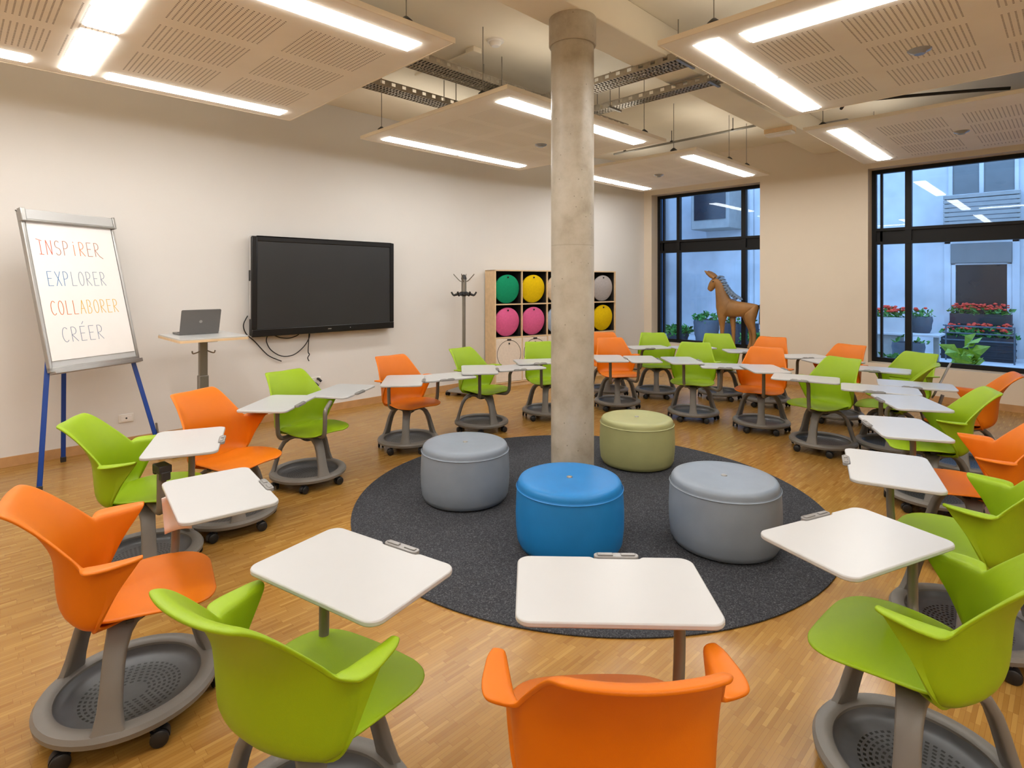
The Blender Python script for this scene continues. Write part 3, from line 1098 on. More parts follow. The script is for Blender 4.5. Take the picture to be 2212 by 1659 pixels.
chair('green chair in the middle of the far row, in front of the horse window', G, 2.12, 6.61, (-.38, -.92), [(1.905, 6.34, (1, 0)), (2.30, 6.06, (-.2, -1))], 0)
chair('green chair directly under the horse, behind the far row', G, 2.86, 7.77, (-.25, -1), [(2.99, 7.18, (-.1, -1))], 0)
chair('orange chair against the pillar, behind the nearer orange chair', O, 3.30, 7.34, (-.62, -.78), [(3.43, 6.68, (.1, -1))], 0)
chair('orange chair left of the green chair on the right, backed by another orange chair', O, 2.70, 6.12, (-.55, -.83), [(2.56, 5.73, (1, -.1))], 0)
chair('orange chair by the pillar just left of the right hand window', O, 3.72, 6.50, (-.85, -.5), [(3.57, 6.29, (.1, -1))], 0)
chair('green chair right of centre with its seat and foot ring fully visible', G, 2.955, 5.37, (-.88, -.47), [(2.68, 5.16, (-.5, -.86))], -20)
chair('green chair closest to the right hand window, under its left pane', G, 3.98, 5.78, (-.9, -.4), [(3.68, 5.68, (-.6, -.8))], 0)
c20 = chair('low green chair with a folded grey tablet, between two taller chairs by the window', G, 3.54, 5.28, (-.75, .62), [(3.02, 4.64, (-.5, -.86))], 0)
chair('orange chair under the right hand window beside the folded tablet', O, 3.78, 4.73, (-.8, .5), [(3.45, 4.83, (-.5, -.86))], 0)
chair('green chair at the right, in front of the orange chair under the window', G, 2.99, 4.02, (-.9, .4), [(2.91, 4.13, (-.95, .25))], 0)
chair('orange chair at the right edge between two green chairs', O, 2.62, 3.20, (-.85, .5), [(2.366, 3.42, (-.95, .3))], 0)
chair('green chair at the right edge in front of the orange chair', G, 2.03, 2.52, (-.68, .73), [(1.79, 2.67, (-.88, .47))], 0)
c25 = chair('green chair at bottom right facing the blue pouf, largest on the right', G, 1.27, 1.77, (-.67, .74), [(1.18, 1.94, (-.42, .91), (1.44, 2.03))], -6)

# folded tablet on the low green chair, paper flap and holder on two of the others
t = MB(); t.prism(rrect(.26, .34, .04), -.008, .008, Matrix.Translation((.17, -.37, .69)) @ Matrix.Rotation(rad(-68), 4, 'X') @ Matrix.Rotation(rad(18), 4, 'Z'))
t.tube(fillet([(.02, -.06, .405), (.17, -.34, .405), (.19, -.38, .56)], .06), .014, 10)
o = t.build('folded_tablet', M['clip'], c20, bevel=.003); o['label'] = 'folded grey tablet'
rows = []
for i in range(7):
    q = i / 6
    rows.append([(-.20 - .03 * sin(q * 2.4), .10 + .10 * u + .012 * q, .70 - .16 * q + .01 * sin(u * 3)) for u in (0, .25, .5, .75, 1)])
t = MB(); t.grid(rows)
o = t.build('paper_flap', M['paperwhite'], c3, weld=False)
sm = o.modifiers.new('thick', 'SOLIDIFY'); sm.thickness = .002
o['label'] = 'white paper flap'
t = MB(); t.prism(rrect(.17, .11, .03), -.006, .006, Matrix.Translation((.30, .12, .60)) @ Matrix.Rotation(rad(12), 4, 'Y'))
o = t.build('cup_holder', M['c_white'], c25, bevel=.003)

# ================================================================== FLIP CHART
BLc, BRc = Vector((.55, 5.64, .90)), Vector((1.22, 6.0, .90))
TLc = Vector((.41, 5.95, 2.17))
ux = (BRc - BLc).normalized()
uz = (TLc - BLc)
uz = (uz - ux * uz.dot(ux))
BH = uz.length
uz.normalize()
un = ux.cross(uz).normalized()      # towards the room
BW = (BRc - BLc).length
fm = Matrix((ux, uz, un)).transposed().to_4x4()
fm.translation = BLc
root = empty('flip_chart', (BLc + BRc).to_3d() * .5 - Vector((0, 0, .90)), 0, 'flip chart on blue legs with handwritten French words, at the left wall', 'flip chart')
RI = Matrix.Translation(-Vector(root.location))
FM = RI @ fm


def fpart(name, mat, boxes, bevel=.003, parent=None, mb=None):
    b = mb or MB()
    for bx in boxes:
        b.box(*bx, FM)
    return b.build(name, mat, parent or root, bevel=bevel)


fpart('whiteboard_panel', M['white'], [(0.02, BW - .02, .02, BH - .02, -.018, 0)])
fpart('frame', M['alu'], [(0, .028, 0, BH, -.022, .012), (BW - .024, BW, 0, BH - .02, -.022, .012), (0, BW, -.012, .028, -.022, .012), (0, BW, BH - .03, BH, -.022, .01)], .006)
pad = fpart('paper_pad', M['paperwhite'], [(.035, BW - .03, .075, BH - .03, 0, .006)], .001)
fpart('paper_clamp', M['white'], [(.02, BW - .01, BH - .085, BH + .005, .004, .03)], .008)
fpart('clamp_rail', M['alu'], [(0.0, BW + .004, BH - .098, BH - .08, .004, .034), (-.006, .03, BH - .1, BH + .012, -.01, .036), (BW - .012, BW + .012, BH - .1, BH + .012, -.01, .036)], .006)
fpart('pen_tray', M['alu'], [(.01, BW - .01, -.03, -.014, -.01, .055), (.01, BW - .01, -.03, .002, .05, .056)], .003)
for a, bq, nm in ((FM @ Vector((.03, .1, -.03)), Vector((.484, 5.55, 0)), 'leg'), (FM @ Vector((BW - .05, .1, -.03)), Vector((1.37, 5.86, 0)), 'leg'), (FM @ Vector((BW * .42, BH * .75, -.04)), Vector((.72, 6.36, 0)), 'leg')):
    b = MB(); b.bar(a, RI @ bq + Vector((0, 0, .0)), .034, .024, (0, 1, 0))
    lg = b.build(nm, M['bluemetal'], root, bevel=.004)
    b = MB(); d = (a - RI @ bq).normalized()
    b.bar(RI @ bq, RI @ bq + d * .05, .04, .03, (0, 1, 0))
    b.build('rubber_foot', M['dark'], lg, bevel=.004)
b = MB(); b.bar(RI @ Vector((1.33, 5.89, .32)), RI @ Vector((1.345, 5.885, .2)), .012, .03); b.build('leg_latch', M['steel'], root)

# stroke letters, unit box 0..1 (x), 0..1 (y)


def arcp(cx, cy, rx_, ry_, a0, a1, n=10):
    return [(cx + rx_ * cos(rad(a0 + (a1 - a0) * k / n)), cy + ry_ * sin(rad(a0 + (a1 - a0) * k / n))) for k in range(n + 1)]


GL = {
    'I0': [[(.5, .95), (.5, 0)], [(.05, 1.06), (.8, .95)], [(.25, .02), (.85, 0)]],
    'i': [[(.5, .78), (.5, 0)], [(.5, 1.0), (.54, .95)]],
    'N': [[(.08, 0), (.12, 1), (.8, .02), (.88, 1)]],
    'S': [arcp(.5, .75, .36, .25, 40, 270) + arcp(.5, .25, .38, .25, 90, -150)],
    'P': [[(.12, 0), (.14, 1)], [(.14, 1)] + arcp(.4, .74, .42, .26, 90, -90) + [(.14, .46)]],
    'R': [[(.12, 0), (.14, 1)], [(.14, 1)] + arcp(.4, .75, .4, .25, 90, -90) + [(.14, .48), (.9, 0)]],
    'R1': [[(.12, 0), (.14, 1)], [(.14, 1)] + arcp(.4, .75, .4, .25, 90, -90) + [(.14, .48), (.8, .02), (1.3, -.14)]],
    'E': [[(.85, 1), (.15, 1), (.13, 0), (.88, 0)], [(.14, .52), (.72, .52)]],
    'X': [[(.08, 1), (.9, 0)], [(.9, 1), (.1, 0)]],
    'L': [[(.18, 1), (.15, 0), (.85, 0)]],
    'O': [arcp(.5, .5, .42, .5, 90, 450, 18)],
    'C': [arcp(.55, .5, .45, .5, 50, 310, 14)],
    'A': [[(.05, 0), (.48, 1), (.95, 0)], [(.2, .38), (.8, .38)]],
    'B': [[(.14, 0), (.14, 1)] + arcp(.4, .76, .35, .24, 90, -90) + arcp(.42, .26, .42, .26, 90, -90) + [(.14, 0)]],
    "É": [[(.85, 1), (.15, 1), (.13, 0), (.88, 0)], [(.14, .52), (.72, .52)], [(.5, 1.16), (.75, 1.34)]],
}


def word(text, x0, x1, y0, ht, drop, mats):
    n = len(text)
    adv = (x1 - x0) / n
    bs = [MB() for _ in mats]
    for i, ch in enumerate(text):
        mi = min(len(mats) - 1, int(i * len(mats) / n))
        for st in GL[ch]:
            pts = []
            for (a, c) in st:
                pts.append(FM @ Vector((x0 + adv * (i + .1 + .78 * a), y0 - drop * i / n + ht * c, .0068)))
            for p, q in zip(pts[:-1], pts[1:]):
                if (q - p).length > 1e-5:
                    e = (q - p).normalized() * .0012
                    bs[mi].bar(p - e, q + e, .0042, .0012, un)
    for b, mm in zip(bs, mats):
        if b.v:
            b.build('handwriting', M[mm], pad, smooth=False, weld=False)


sx, sy = BW / 195.0, 1
word(['I0', 'N', 'S', 'P', 'i', 'R', 'E', 'R1'], 0.075, .60, BH * .722, .122, .0, ['i_red', 'i_brown', 'i_orange', 'i_brown'])
word(['E', 'X', 'P', 'L', 'O', 'R', 'E', 'R'], .105, .60, BH * .522, .12, 0, ['i_blue', 'i_slate', 'i_slate'])
word(['C', 'O', 'L', 'L', 'A', 'B', 'O', 'R', 'E', 'R'], .09, .665, BH * .338, .115, 0, ['i_orange', 'i_yellow', 'i_yellow'])
word(['C', 'R', 'É', 'E', 'R'], .135, .49, BH * .165, .12, 0, ['i_slate'])

for i, (px, mm, lb) in enumerate(((.25, 'black', 'black marker lying at the left of the flip chart tray'), (.42, 'i_red', 'red marker in the middle of the flip chart tray'), (.59, 'dark', 'dark grey marker at the right of the flip chart tray'))):
    mk = empty('marker_pen', FM @ Vector((px - .05, -.004, .035)) + Vector(root.location), 0, lb, 'marker', 'markers in the flip chart tray')
    b = MB(); e = ux * .085
    b.tube([(0, 0, 0), tuple(e)], .0075, 10); b.build('barrel', M['paperwhite'] if i == 1 else M[mm], mk)
    b = MB(); b.tube([tuple(e), tuple(ux * .125)], .0085, 10); b.build('cap', M[mm], mk)

# ================================================================== STANDING TABLE + LAPTOP
root = empty('standing_table', (1.69, 5.80, 0), 0, 'tall narrow sit-stand table with white top carrying the laptop', 'table')
b = MB(); b.prism(rrect(.57, .74, .03), 1.072, 1.10); b.build('tabletop', M['white'], root, bevel=.003)
b = MB(); b.prism(rrect(.576, .746, .033), 1.066, 1.088); b.build('top_edge', M['birch'], root)
b = MB(); b.box(-.17, .17, -.05, .05, 1.045, 1.066); b.box(-.05, .05, -.25, .25, 1.05, 1.066); b.build('top_bracket', M['steel'], root)
b = MB(); b.box(-.042, .042, -.035, .035, .03, .72); b.build('outer_column', M['steel'], root, bevel=.006)
b = MB(); b.box(-.034, .034, -.028, .028, .70, 1.05); b.build('inner_column', M['steel'], root, bevel=.006)
b = MB()
b.tube([(.03, -.03, .95), (.075, -.06, .93), (.085, -.065, .955)], .006, 8, smooth=4); b.build('bag_hook', M['steel'], root)
b = MB(); b.tube([(-.03, -.03, .95), (-.085, -.01, .93), (-.095, -.01, .955)], .006, 8, smooth=4); b.build('bag_hook', M['steel'], root)
b = MB(); b.box(-.26, .26, -.035, .035, 0, .035); b.box(-.035, .035, -.28, .28, 0, .034); b.build('foot', M['steel'], root, bevel=.006)

root = empty('laptop', (1.68, 5.87, 1.10), 0, 'open grey laptop seen from the back on the tall table', 'laptop')
b = MB(); b.prism([(x, y + .115) for x, y in rrect(.34, .235, .012)], .002, .017); base = b.build('base', M['laptopgrey'], root, bevel=.003)
b = MB(); b.box(-.15, .15, .05, .155, .017, .019); b.build('keyboard', M['laptopkey'], base)
b = MB(); b.box(-.05, .05, .165, .22, .017, .0185); b.build('touchpad', M['dark'], base)
tilt = Matrix.Translation((0, 0, .012)) @ Matrix.Rotation(rad(18), 4, 'X')
lm = tilt @ Matrix.Rotation(PI / 2, 4, 'X')
b = MB(); b.prism([(x, y + .118) for x, y in rrect(.34, .236, .012)], -.004, .004, lm); lid = b.build('lid', M['laptopgrey'], root, bevel=.002)
b = MB(); b.prism([(x, y + .12) for x, y in rrect(.32, .205, .004)], -.0052, -.0042, lm); b.build('screen', M['screen'], lid)
b = MB(); b.lathe([(0, .0), (.014, .0), (.014, .0012), (0, .0012)], 20)
b.v = [tuple(lm @ (Vector(p) + Vector((0, .118, .004)))) for p in b.v]
b.build('lid_badge', M['alu'], lid)

# ================================================================== WALL DISPLAY
TX0, TX1, TZ0, TZ1 = 2.355, 4.175, .985, 2.102
TY = YW - .115
root = empty('wall_display', ((TX0 + TX1) / 2, TY, TZ0), 0, 'large black flat touch display hung on the left wall', 'display')
W2, H2 = (TX1 - TX0) / 2, TZ1 - TZ0
b = MB(); b.box(-W2, W2, .0, .075, .01, H2 - .004); b.build('housing', M['tvblack'], root, bevel=.012)
b = MB(); b.box(-W2 - .004, W2 + .004, .006, .03, H2 - .012, H2 + .004); b.box(W2 - .006, W2 + .005, .006, .03, 0, H2); b.box(-W2 - .005, -W2 + .004, .02, .05, .2, H2); b.build('pale_edge', M['tvwhite'], root, bevel=.003)
b = MB()
bz = .085
b.box(-W2, W2, -.02, .01, 0, bz); b.build('lower_bezel', M['tvblack'], root, bevel=.008)
b = MB()
b.box(-W2, -W2 + .055, -.016, .01, bz, H2); b.box(W2 - .055, W2, -.016, .01, bz, H2); b.box(-W2 + .055, W2 - .055, -.016, .01, H2 - .055, H2)
b.build('bezel', M['tvblack'], root, bevel=.006)
b = MB(); b.box(-W2 + .055, W2 - .055, -.008, .004, bz, H2 - .055); b.build('screen', M['screen'], root)
b = MB(); b.box(-.022, .022, -.0215, -.02, .038, .05); b.build('front_logo', M['alu'], root)
b = MB(); b.box(.27, .278, -.0215, -.02, .042, .05); b.build('indicator_light', M['tvwhite'], root)
b = MB(); b.box(-W2 - .012, -W2 + .002, .02, .05, .62, .74); b.build('side_port_cover', M['dark'], root, bevel=.004)
b = MB(); b.box(-.35, .35, .075, .115, .2, .8); b.build('wall_bracket', M['dark'], root)

yc = YW - .035
for pts, lb in (([(2.345, yc, 1.22), (2.30, yc, 1.12), (2.33, yc, 1.02), (2.42, yc, .93), (2.53, yc, .80), (2.60, yc, .74), (2.72, yc, .68)], 'thin black cable looping out from the left edge of the display'),
                ([(2.56, yc, .985), (2.55, yc, .92), (2.60, yc, .82), (2.72, yc, .74), (2.86, yc, .74), (2.98, yc, .82), (3.05, yc, .92), (3.06, yc, .985)], 'black cable hanging in a deep loop below the display'),
                ([(2.63, yc - .01, .985), (2.70, yc - .01, .955), (2.80, yc - .01, .94), (2.89, yc - .01, .96), (2.93, yc - .01, .985)], 'short shallow loop of cable under the display'),
                ([(3.045, yc - .012, .985), (3.04, yc - .012, .88), (3.035, yc - .012, .76), (3.05, yc - .012, .73), (3.03, yc - .012, .69), (3.045, yc - .012, .65)], 'black cable hanging straight down with a kinked end')):
    b = MB(); b.tube(pts, .006, 8, smooth=6)
    tag(b.build('hanging_cable', M['black']), lb, 'cable', 'cables under the display')

# wall sockets
root = empty('wall_socket', (1.22, YW, .275), 0, 'white wall socket low on the wall behind the flip chart leg', 'socket', 'wall sockets')
b = MB(); b.box(-.062, .062, -.012, 0, -.04, .04); b.build('cover_plate', M['socket'], root, bevel=.005)
b = MB(); b.box(-.045, .045, -.015, -.011, -.025, .025); b.build('socket_insert', M['paperwhite'], root, bevel=.003)
b = MB(); b.lathe([(0, 0), (.008, 0), (.008, .004), (0, .004)], 12)
b.v = [(x, -.0155 - z, y) for x, y, z in b.v]; b.build('socket_hole', M['black'], root)
root = empty('wall_socket', (3.08, YW, .40), 0, 'wall socket with black plugs below the display, behind the green chair', 'socket', 'wall sockets')
b = MB(); b.box(-.13, .13, -.012, 0, -.045, .045); b.build('cover_plate', M['socket'], root, bevel=.005)
for k, (px, pz) in enumerate(((-.05, -.02), (.0, .01), (.05, -.03), (.09, .02))):
    b = MB(); b.tube([(px, -.01, pz), (px, -.05, pz), (px + .02, -.07, pz - .03)], .014, 10, smooth=3)
    b.build('plug', M['black'], root)

# ================================================================== COAT STAND
root = empty('coat_stand', (5.18, 6.16, 0), 0.35, 'grey metal coat stand with black hooks left of the shelf', 'coat stand')
b = MB(); b.tube([(0, 0, .06), (0, 0, 1.44)], .024, 16); b.build('pole', M['steel'], root)
b = MB(); b.tube([(0, 0, 1.42), (0, 0, 1.64)], .036, 16); b.build('upper_sleeve', M['steel'], root)
b = MB(); b.lathe([(0, 1.70), (.02, 1.695), (.036, 1.66), (.04, 1.63), (0, 1.63)], 20); b.build('finial', M['dark'], root)
for k in range(4):
    a = k * PI / 2 + .3
    u = Vector((cos(a), sin(a), 0))
    b = MB(); b.tube([u * .03 + Vector((0, 0, 1.60)), u * .06 + Vector((0, 0, 1.61)), u * .12 + Vector((0, 0, 1.67)), u * .15 + Vector((0, 0, 1.705))], .007, 8, smooth=4); b.build('upper_hook', M['steel'], root)
for k in range(6):
    a = k * PI / 3
    u = Vector((cos(a), sin(a), 0))
    b = MB(); b.tube([u * .02 + Vector((0, 0, 1.435)), u * .09 + Vector((0, 0, 1.42)), u * .14 + Vector((0, 0, 1.405)), u * .165 + Vector((0, 0, 1.43)), u * .175 + Vector((0, 0, 1.452))], [.02, .018, .016, .013, .012, .012], 8, smooth=4); b.build('hook', M['black'], root)
b = MB(); b.lathe([(0, 1.46), (.05, 1.455), (.055, 1.41), (.03, 1.39), (0, 1.39)], 20); b.build('hook_collar', M['black'], root)
b = MB(); b.prism(rrect(.40, .40, .05), .05, .062); b.lathe([(0, .06), (.06, .062), (.03, .08), (0, .08)], 20); b.build('base_plate', M['steel'], root, bevel=.003)
for sx in (-1, 1):
    for sy in (-1, 1):
        o = link('caster', BM['caster'], root, (sx * .17, sy * .17, -.004), sx * 1.2 + sy)
        link('caster_wheel', BM['caster_wheel'], o)

# ================================================================== SHELF WITH CUSHIONS
nB = Vector((dB.y, -dB.x))          # into the room
SD, SW, SHT = .30, 2.43, 1.775
FO = P0 + nB * .345
s0 = .12
org = FO + dB * s0
root = empty('cube_shelf', (org.x, org.y, 0), math.atan2(dB.y, dB.x), 'birch cube shelf of five columns with round cushions, behind the column', 'shelf')
# local: x along the front, y to the wall (positive), z up
zr = [.075, .755, 1.26, SHT - .02]
T = .018
cwid = (SW - 6 * T) / 5
for a in (0, SW - T):
    b = MB(); b.box(a, a + T, 0, SD, 0, SHT); b.build('side_panel', M['birch'], root)
b = MB(); b.box(0, SW, 0, SD, SHT - T, SHT); b.build('top_panel', M['birch'], root)
b = MB()
for k in range(1, 5):
    b.box(k * (cwid + T), k * (cwid + T) + T, .004, SD, .075, SHT - T)
b.build('divider', M['birch'], root)
for z in (.057, .737, 1.242):
    b = MB(); b.box(T, SW - T, .002, SD, z, z + T); b.build('shelf_board', M['birch'], root)
b = MB(); b.box(T, SW - T, .02, .04, 0, .057); b.build('plinth', M['birch'], root)
b = MB(); b.box(T, SW - T, SD - .01, SD - .004, .755, SHT - T)
for k in range(5):
    x0 = T + k * (cwid + T)
    for a, c in ((.7555, 1.2415), (1.2605, SHT - T - .0005)):
        b.box(x0 + .0005, x0 + .003, .03, SD - .01, a, c); b.box(x0 + cwid - .003, x0 + cwid - .0005, .03, SD - .01, a, c)
        b.box(x0, x0 + cwid, .03, SD - .01, c - .003, c); b.box(x0, x0 + cwid, .03, SD - .01, a, a + .003)
b.build('black_lining', M['cellblack'], root)
b = MB(); b.box(T, SW - T, SD - .02, SD - .004, .075, .737); b.build('white_back', M['wall'], root)

cols = [['c_green', 'c_yellow', 'c_beige', 'c_blue', 'c_grey'], ['c_pink', 'c_pink', 'c_blue', 'c_green', 'c_yellow'], ['c_white', 'c_white', 'c_white', 'c_white', 'c_white']]
cname = {'c_green': 'green', 'c_yellow': 'yellow', 'c_beige': 'beige', 'c_blue': 'pale blue', 'c_grey': 'grey', 'c_pink': 'pink', 'c_white': 'cream'}
rowname = ['top', 'middle', 'bottom']
place = ['far left', 'second from left', 'third from left', 'fourth from left', 'far right']
rm = root.rotation_euler.z
for r in range(2):
    zb = [1.26, .755, .075][r]
    for k in range(5):
        R = .222
        x = T + k * (cwid + T) + cwid / 2
        loc = Matrix.Translation((org.x, org.y, 0)) @ Matrix.Rotation(rm, 4, 'Z') @ Vector((x, .05, zb + .004))
        cu = empty('round_cushion', loc, rm, 'round %s cushion in the %s row of the shelf, %s column' % (cname[cols[r][k]], rowname[r], place[k]), 'cushion', 'round felt cushions in the shelf')
        b = MB()
        b.lathe([(0, 0), (R - .012, 0), (R - .002, .006), (R, .018), (R - .002, .03), (R - .012, .036), (0, .038)], 48)
        tm = Matrix.Translation((0, .04, R)) @ Matrix.Rotation(rad(96), 4, 'X')
        b.v = [tuple(tm @ Vector(p)) for p in b.v]
        zmin = min(p[2] for p in b.v)
        b.v = [(p[0], p[1], p[2] - zmin) for p in b.v]
        b.build('pad', M[cols[r][k]], cu)
        b = MB(); b.lathe([(0, .037), (.014, .037), (.014, .043), (0, .043)], 14)
        b.v = [tuple(tm @ (Vector(p) + Vector((0, R - .04, 0)))) for p in b.v]
        b.v = [(p[0], p[1], p[2] - zmin) for p in b.v]
        b.build('tab', M['dark'], cu)

for k in range(5):
    x0 = T + k * (cwid + T)
    xc = x0 + cwid / 2
    b = MB(); b.box(x0 + .003, x0 + cwid - .003, .001, .018, .079, .733)
    d = b.build('door', M['c_white'], root, bevel=.002)
    b = MB(); b.tube([(xc + .212 * cos(2 * PI * q / 48), 0, .495 + .212 * sin(2 * PI * q / 48)) for q in range(49)], .0035, 6, caps=False)
    b.build('ring_outline', M['dark'], d)
    b = MB(); b.box(xc - .035, xc + .035, -.006, .001, .70, .725); b.build('latch', M['dark'], d, bevel=.002)
    b = MB(); b.lathe([(0, 0), (.012, 0), (.012, .008), (0, .008)], 12)
    b.v = [(xc + p[0], -p[2], .655 + p[1]) for p in b.v]; b.build('knob', M['dark'], d)

# ================================================================== WOODEN HORSE
HX = XW + .085
HZ = WIN1[2]
root = empty('wooden_horse', (HX, 3.665, HZ), 0, 'carved wooden foal sculpture standing on the sill of the far window', 'horse sculpture')


def skin(name, mat, verts, edges, parent, rootv=0, sub=2):
    me = bpy.data.meshes.new(name)
    me.from_pydata([v[0] for v in verts], edges, [])
    me.materials.append(mat)
    o = link(name, me, parent)
    o.modifiers.new('skin', 'SKIN').use_smooth_shade = True
    sl = me.skin_vertices[0].data
    for i, v in enumerate(verts):
        sl[i].radius = (v[1], v[2])
        sl[i].use_root = (i == rootv)
    s = o.modifiers.new('sub', 'SUBSURF'); s.levels = sub; s.render_levels = sub
    return o


# local y = forward along the sill (towards the corner), x = across
def hv(y, z, r, x=0.0, r2=None):
    return ((x, y, z), r, r2 or r)


V = [hv(.20, .655, .138), hv(.33, .65, .14), hv(.45, .66, .146), hv(.555, .70, .148), hv(.60, .79, .138), hv(.63, .90, .112), hv(.65, 1.0, .095), hv(.675, 1.09, .09),
     hv(.10, .66, .132), hv(.74, 1.13, .092), hv(.785, 1.07, .08), hv(.825, 1.0, .06), hv(.855, .955, .046)]
E = [(0, 1), (1, 2), (2, 3), (3, 4), (4, 5), (5, 6), (6, 7), (0, 8), (7, 9), (9, 10), (10, 11), (11, 12)]


def leg_chain(start, pts):
    p = start
    for q in pts:
        V.append(q); E.append((p, len(V) - 1)); p = len(V) - 1


leg_chain(3, [hv(.60, .54, .088, -.06), hv(.605, .40, .05, -.045), hv(.605, .26, .036, -.045), hv(.61, .12, .031, -.045), hv(.62, .03, .042, -.045), hv(.625, .004, .044, -.045)])
leg_chain(2, [hv(.46, .52, .062, .055), hv(.445, .38, .044, .045), hv(.44, .24, .034, .045), hv(.44, .11, .03, .045), hv(.445, .03, .04, .045), hv(.45, .004, .042, .045)])
leg_chain(8, [hv(.13, .53, .105, -.055), hv(.12, .42, .072, -.06), hv(.075, .345, .044, -.06), hv(.06, .22, .034, -.06), hv(.065, .11, .03, -.06), hv(.085, .03, .04, -.06), hv(.09, .004, .042, -.042)])
leg_chain(0, [hv(.21, .53, .075, .05), hv(.2, .42, .055, .06), hv(.16, .345, .042, .06), hv(.15, .22, .033, .06), hv(.155, .11, .03, .06), hv(.175, .03, .04, .06), hv(.18, .004, .042, .042)])
skin('body', M['wood'], V, E, root).scale = (.8, 1, 1)
for sx in (-1, 1):
    b = MB()
    p0 = Vector((sx * .048, .735, 1.18))
    d = Vector((sx * .02, .17, .125))
    b.tube([p0, p0 + d * .35, p0 + d * .7, p0 + d], [.034, .042, .032, .006], 10)
    b.build('ear', M['wood'], root)
    b = MB(); b.lathe([(0, -.012), (.009, -.008), (.012, 0), (.009, .008), (0, .012)], 12, 0, 0, 0)
    b.v = [(x + sx * .068, y + .75, z + 1.12) for x, y, z in b.v]; b.build('eye', M['black'], root)
b = MB()
prev = None
for k in range(11):
    t = k / 10
    y = .70 - .31 * t + .02 * sin(t * PI)
    z = 1.20 - .34 * t - .04 * sin(t * PI)
    for sx in (-1, 0, 1):
        c = Vector((sx * .012, y, z - .03))
        b.tube([c, c + Vector((sx * .012, -.03, .03)), c + Vector((sx * .02, -.07, .035 - .02 * t)), c + Vector((sx * .024, -.105, .02 - .04 * t))], [.024, .02, .014, .004], 7, smooth=2)
b.build('mane', M['mane'], root)
b = MB(); b.tube([(0, .0, .735), (0, -.028, .68), (0, -.03, .58), (0, -.024, .46), (0, -.02, .37)], [.02, .026, .03, .026, .01], 10, smooth=4); b.build('tail', M['dark'], root)

# ================================================================== COURTYARD
XF = 15.7
m = MB(); m.box(XW + .3, XF + .5, -7, 13, -.12, 0.0)
tag(m.build('courtyard_paving', M['paving']), 'pale courtyard paving outside the windows', 'paving')
root = empty('facade_building', (XF, 3, 0), 0, 'pale building across the courtyard with door, blinds and balcony', 'building')


def fb(name, mat, boxes, bevel=0, parent=None):
    b = MB()
    for q in boxes:
        b.box(q[0] - XF, q[1] - XF, q[2] - 3, q[3] - 3, q[4], q[5])
    return b.build(name, mat, parent or root, bevel=bevel)


fb('wall', M['facade'], [(XF, XF + .4, -7, 13, 0, 7.5)])
fb('sky_block_wing', M['facade'], [(XW + .6, XF, -7, -4.2, 0, 7.5)])  # unseen wing added to keep sky light from the open side off the facade
fb('drainpipe', M['facade'], [(XF - .09, XF, 6.30, 6.42, 0, 7)], .03)
fb('pilaster', M['facade'], [(XF - .12, XF, 5.35, 5.75, 0, 7)])
fb('bay_box', M['facadegrey'], [(XF - .9, XF, 6.6, 7.7, 3.05, 4.3)], .02)
fb('bay_window', M['darkglass'], [(XF - .92, XF - .9, 6.7, 7.6, 3.3, 4.2)])
dr = fb('door_frame', M['facade'], [(XF - .07, XF, 1.98, 2.1, 0, 2.5), (XF - .07, XF, .85, .97, 0, 2.5), (XF - .07, XF, .85, 2.1, 2.42, 2.54)], .01)
fb('door_glass', M['darkglass'], [(XF - .03, XF, 1.03, 1.92, .1, 1.98)], 0, dr)
fb('shutter_box', M['shutter'], [(XF - .10, XF - .001, .97, 1.98, 2.0, 2.42)], .01, dr)
fb('door_post', M['facade'], [(XF - .05, XF, .97, 1.05, 0, 2.0), (XF - .05, XF, 1.9, 1.98, 0, 2.0), (XF - .05, XF, .97, 1.98, 1.96, 2.02)], .01, dr)
uw = fb('upper_window', M['shutter'], [(XF - .04, XF, .9, 1.98, 3.5, 5.2)], .01)
fb('window_post', M['facade'], [(XF - .07, XF, 1.42, 1.5, 3.5, 5.2), (XF - .07, XF, .86, .93, 3.5, 5.2), (XF - .07, XF, 1.95, 2.03, 3.5, 5.2), (XF - .09, XF, .84, 2.05, 3.42, 3.5)], .01, uw)
fb('balcony_slats', M['facadegrey'], [(XF - .35, XF - .30, .82, 2.08, 2.72 + .095 * k, 2.72 + .095 * k + .075) for k in range(8)] + [(XF - .3, XF, .84, .88, 2.72, 3.45), (XF - .3, XF, 2.02, 2.06, 2.72, 3.45)])
fb('wall_lamp', M['dark'], [(XF - .14, XF, 5.02, 5.32, 2.32, 2.45)], .01)
fb('house_number_plate', M['planterblue'], [(XF - .02, XF, .72, .78, .95, 1.15)])
m = MB(); m.box(XW + 2.0, XF - .2, 8.85, 12.5, 0, 7)
tag(m.build('side_building', M['tealwall'], bevel=.12, bseg=4), 'dark blue curved side building at the left of the far window', 'building')


def leaves(mb, c, spread, n, size, seedv):
    rnd = random.Random(seedv)
    for _ in range(n):
        a = rnd.uniform(0, 2 * PI)
        q = rnd.random() ** .5
        p = Vector((c[0] + spread[0] * q * cos(a), c[1] + spread[1] * q * sin(a), c[2] + spread[2] * rnd.uniform(-.3, 1) * (1 - .5 * q)))
        d = Vector((rnd.uniform(-1, 1), rnd.uniform(-1, 1), rnd.uniform(-.2, .8))).normalized()
        s = d.cross(Vector((rnd.uniform(-1, 1), rnd.uniform(-1, 1), .3))).normalized()
        L = size * rnd.uniform(.7, 1.3)
        up = d.cross(s) * L * .12
        mb.add([p, p + d * L * .45 + s * L * .3 + up, p + d * L, p + d * L * .45 - s * L * .3 + up, p + d * L * .5 - up * .4],
               [(0, 1, 4), (1, 2, 4), (2, 3, 4), (3, 0, 4)])


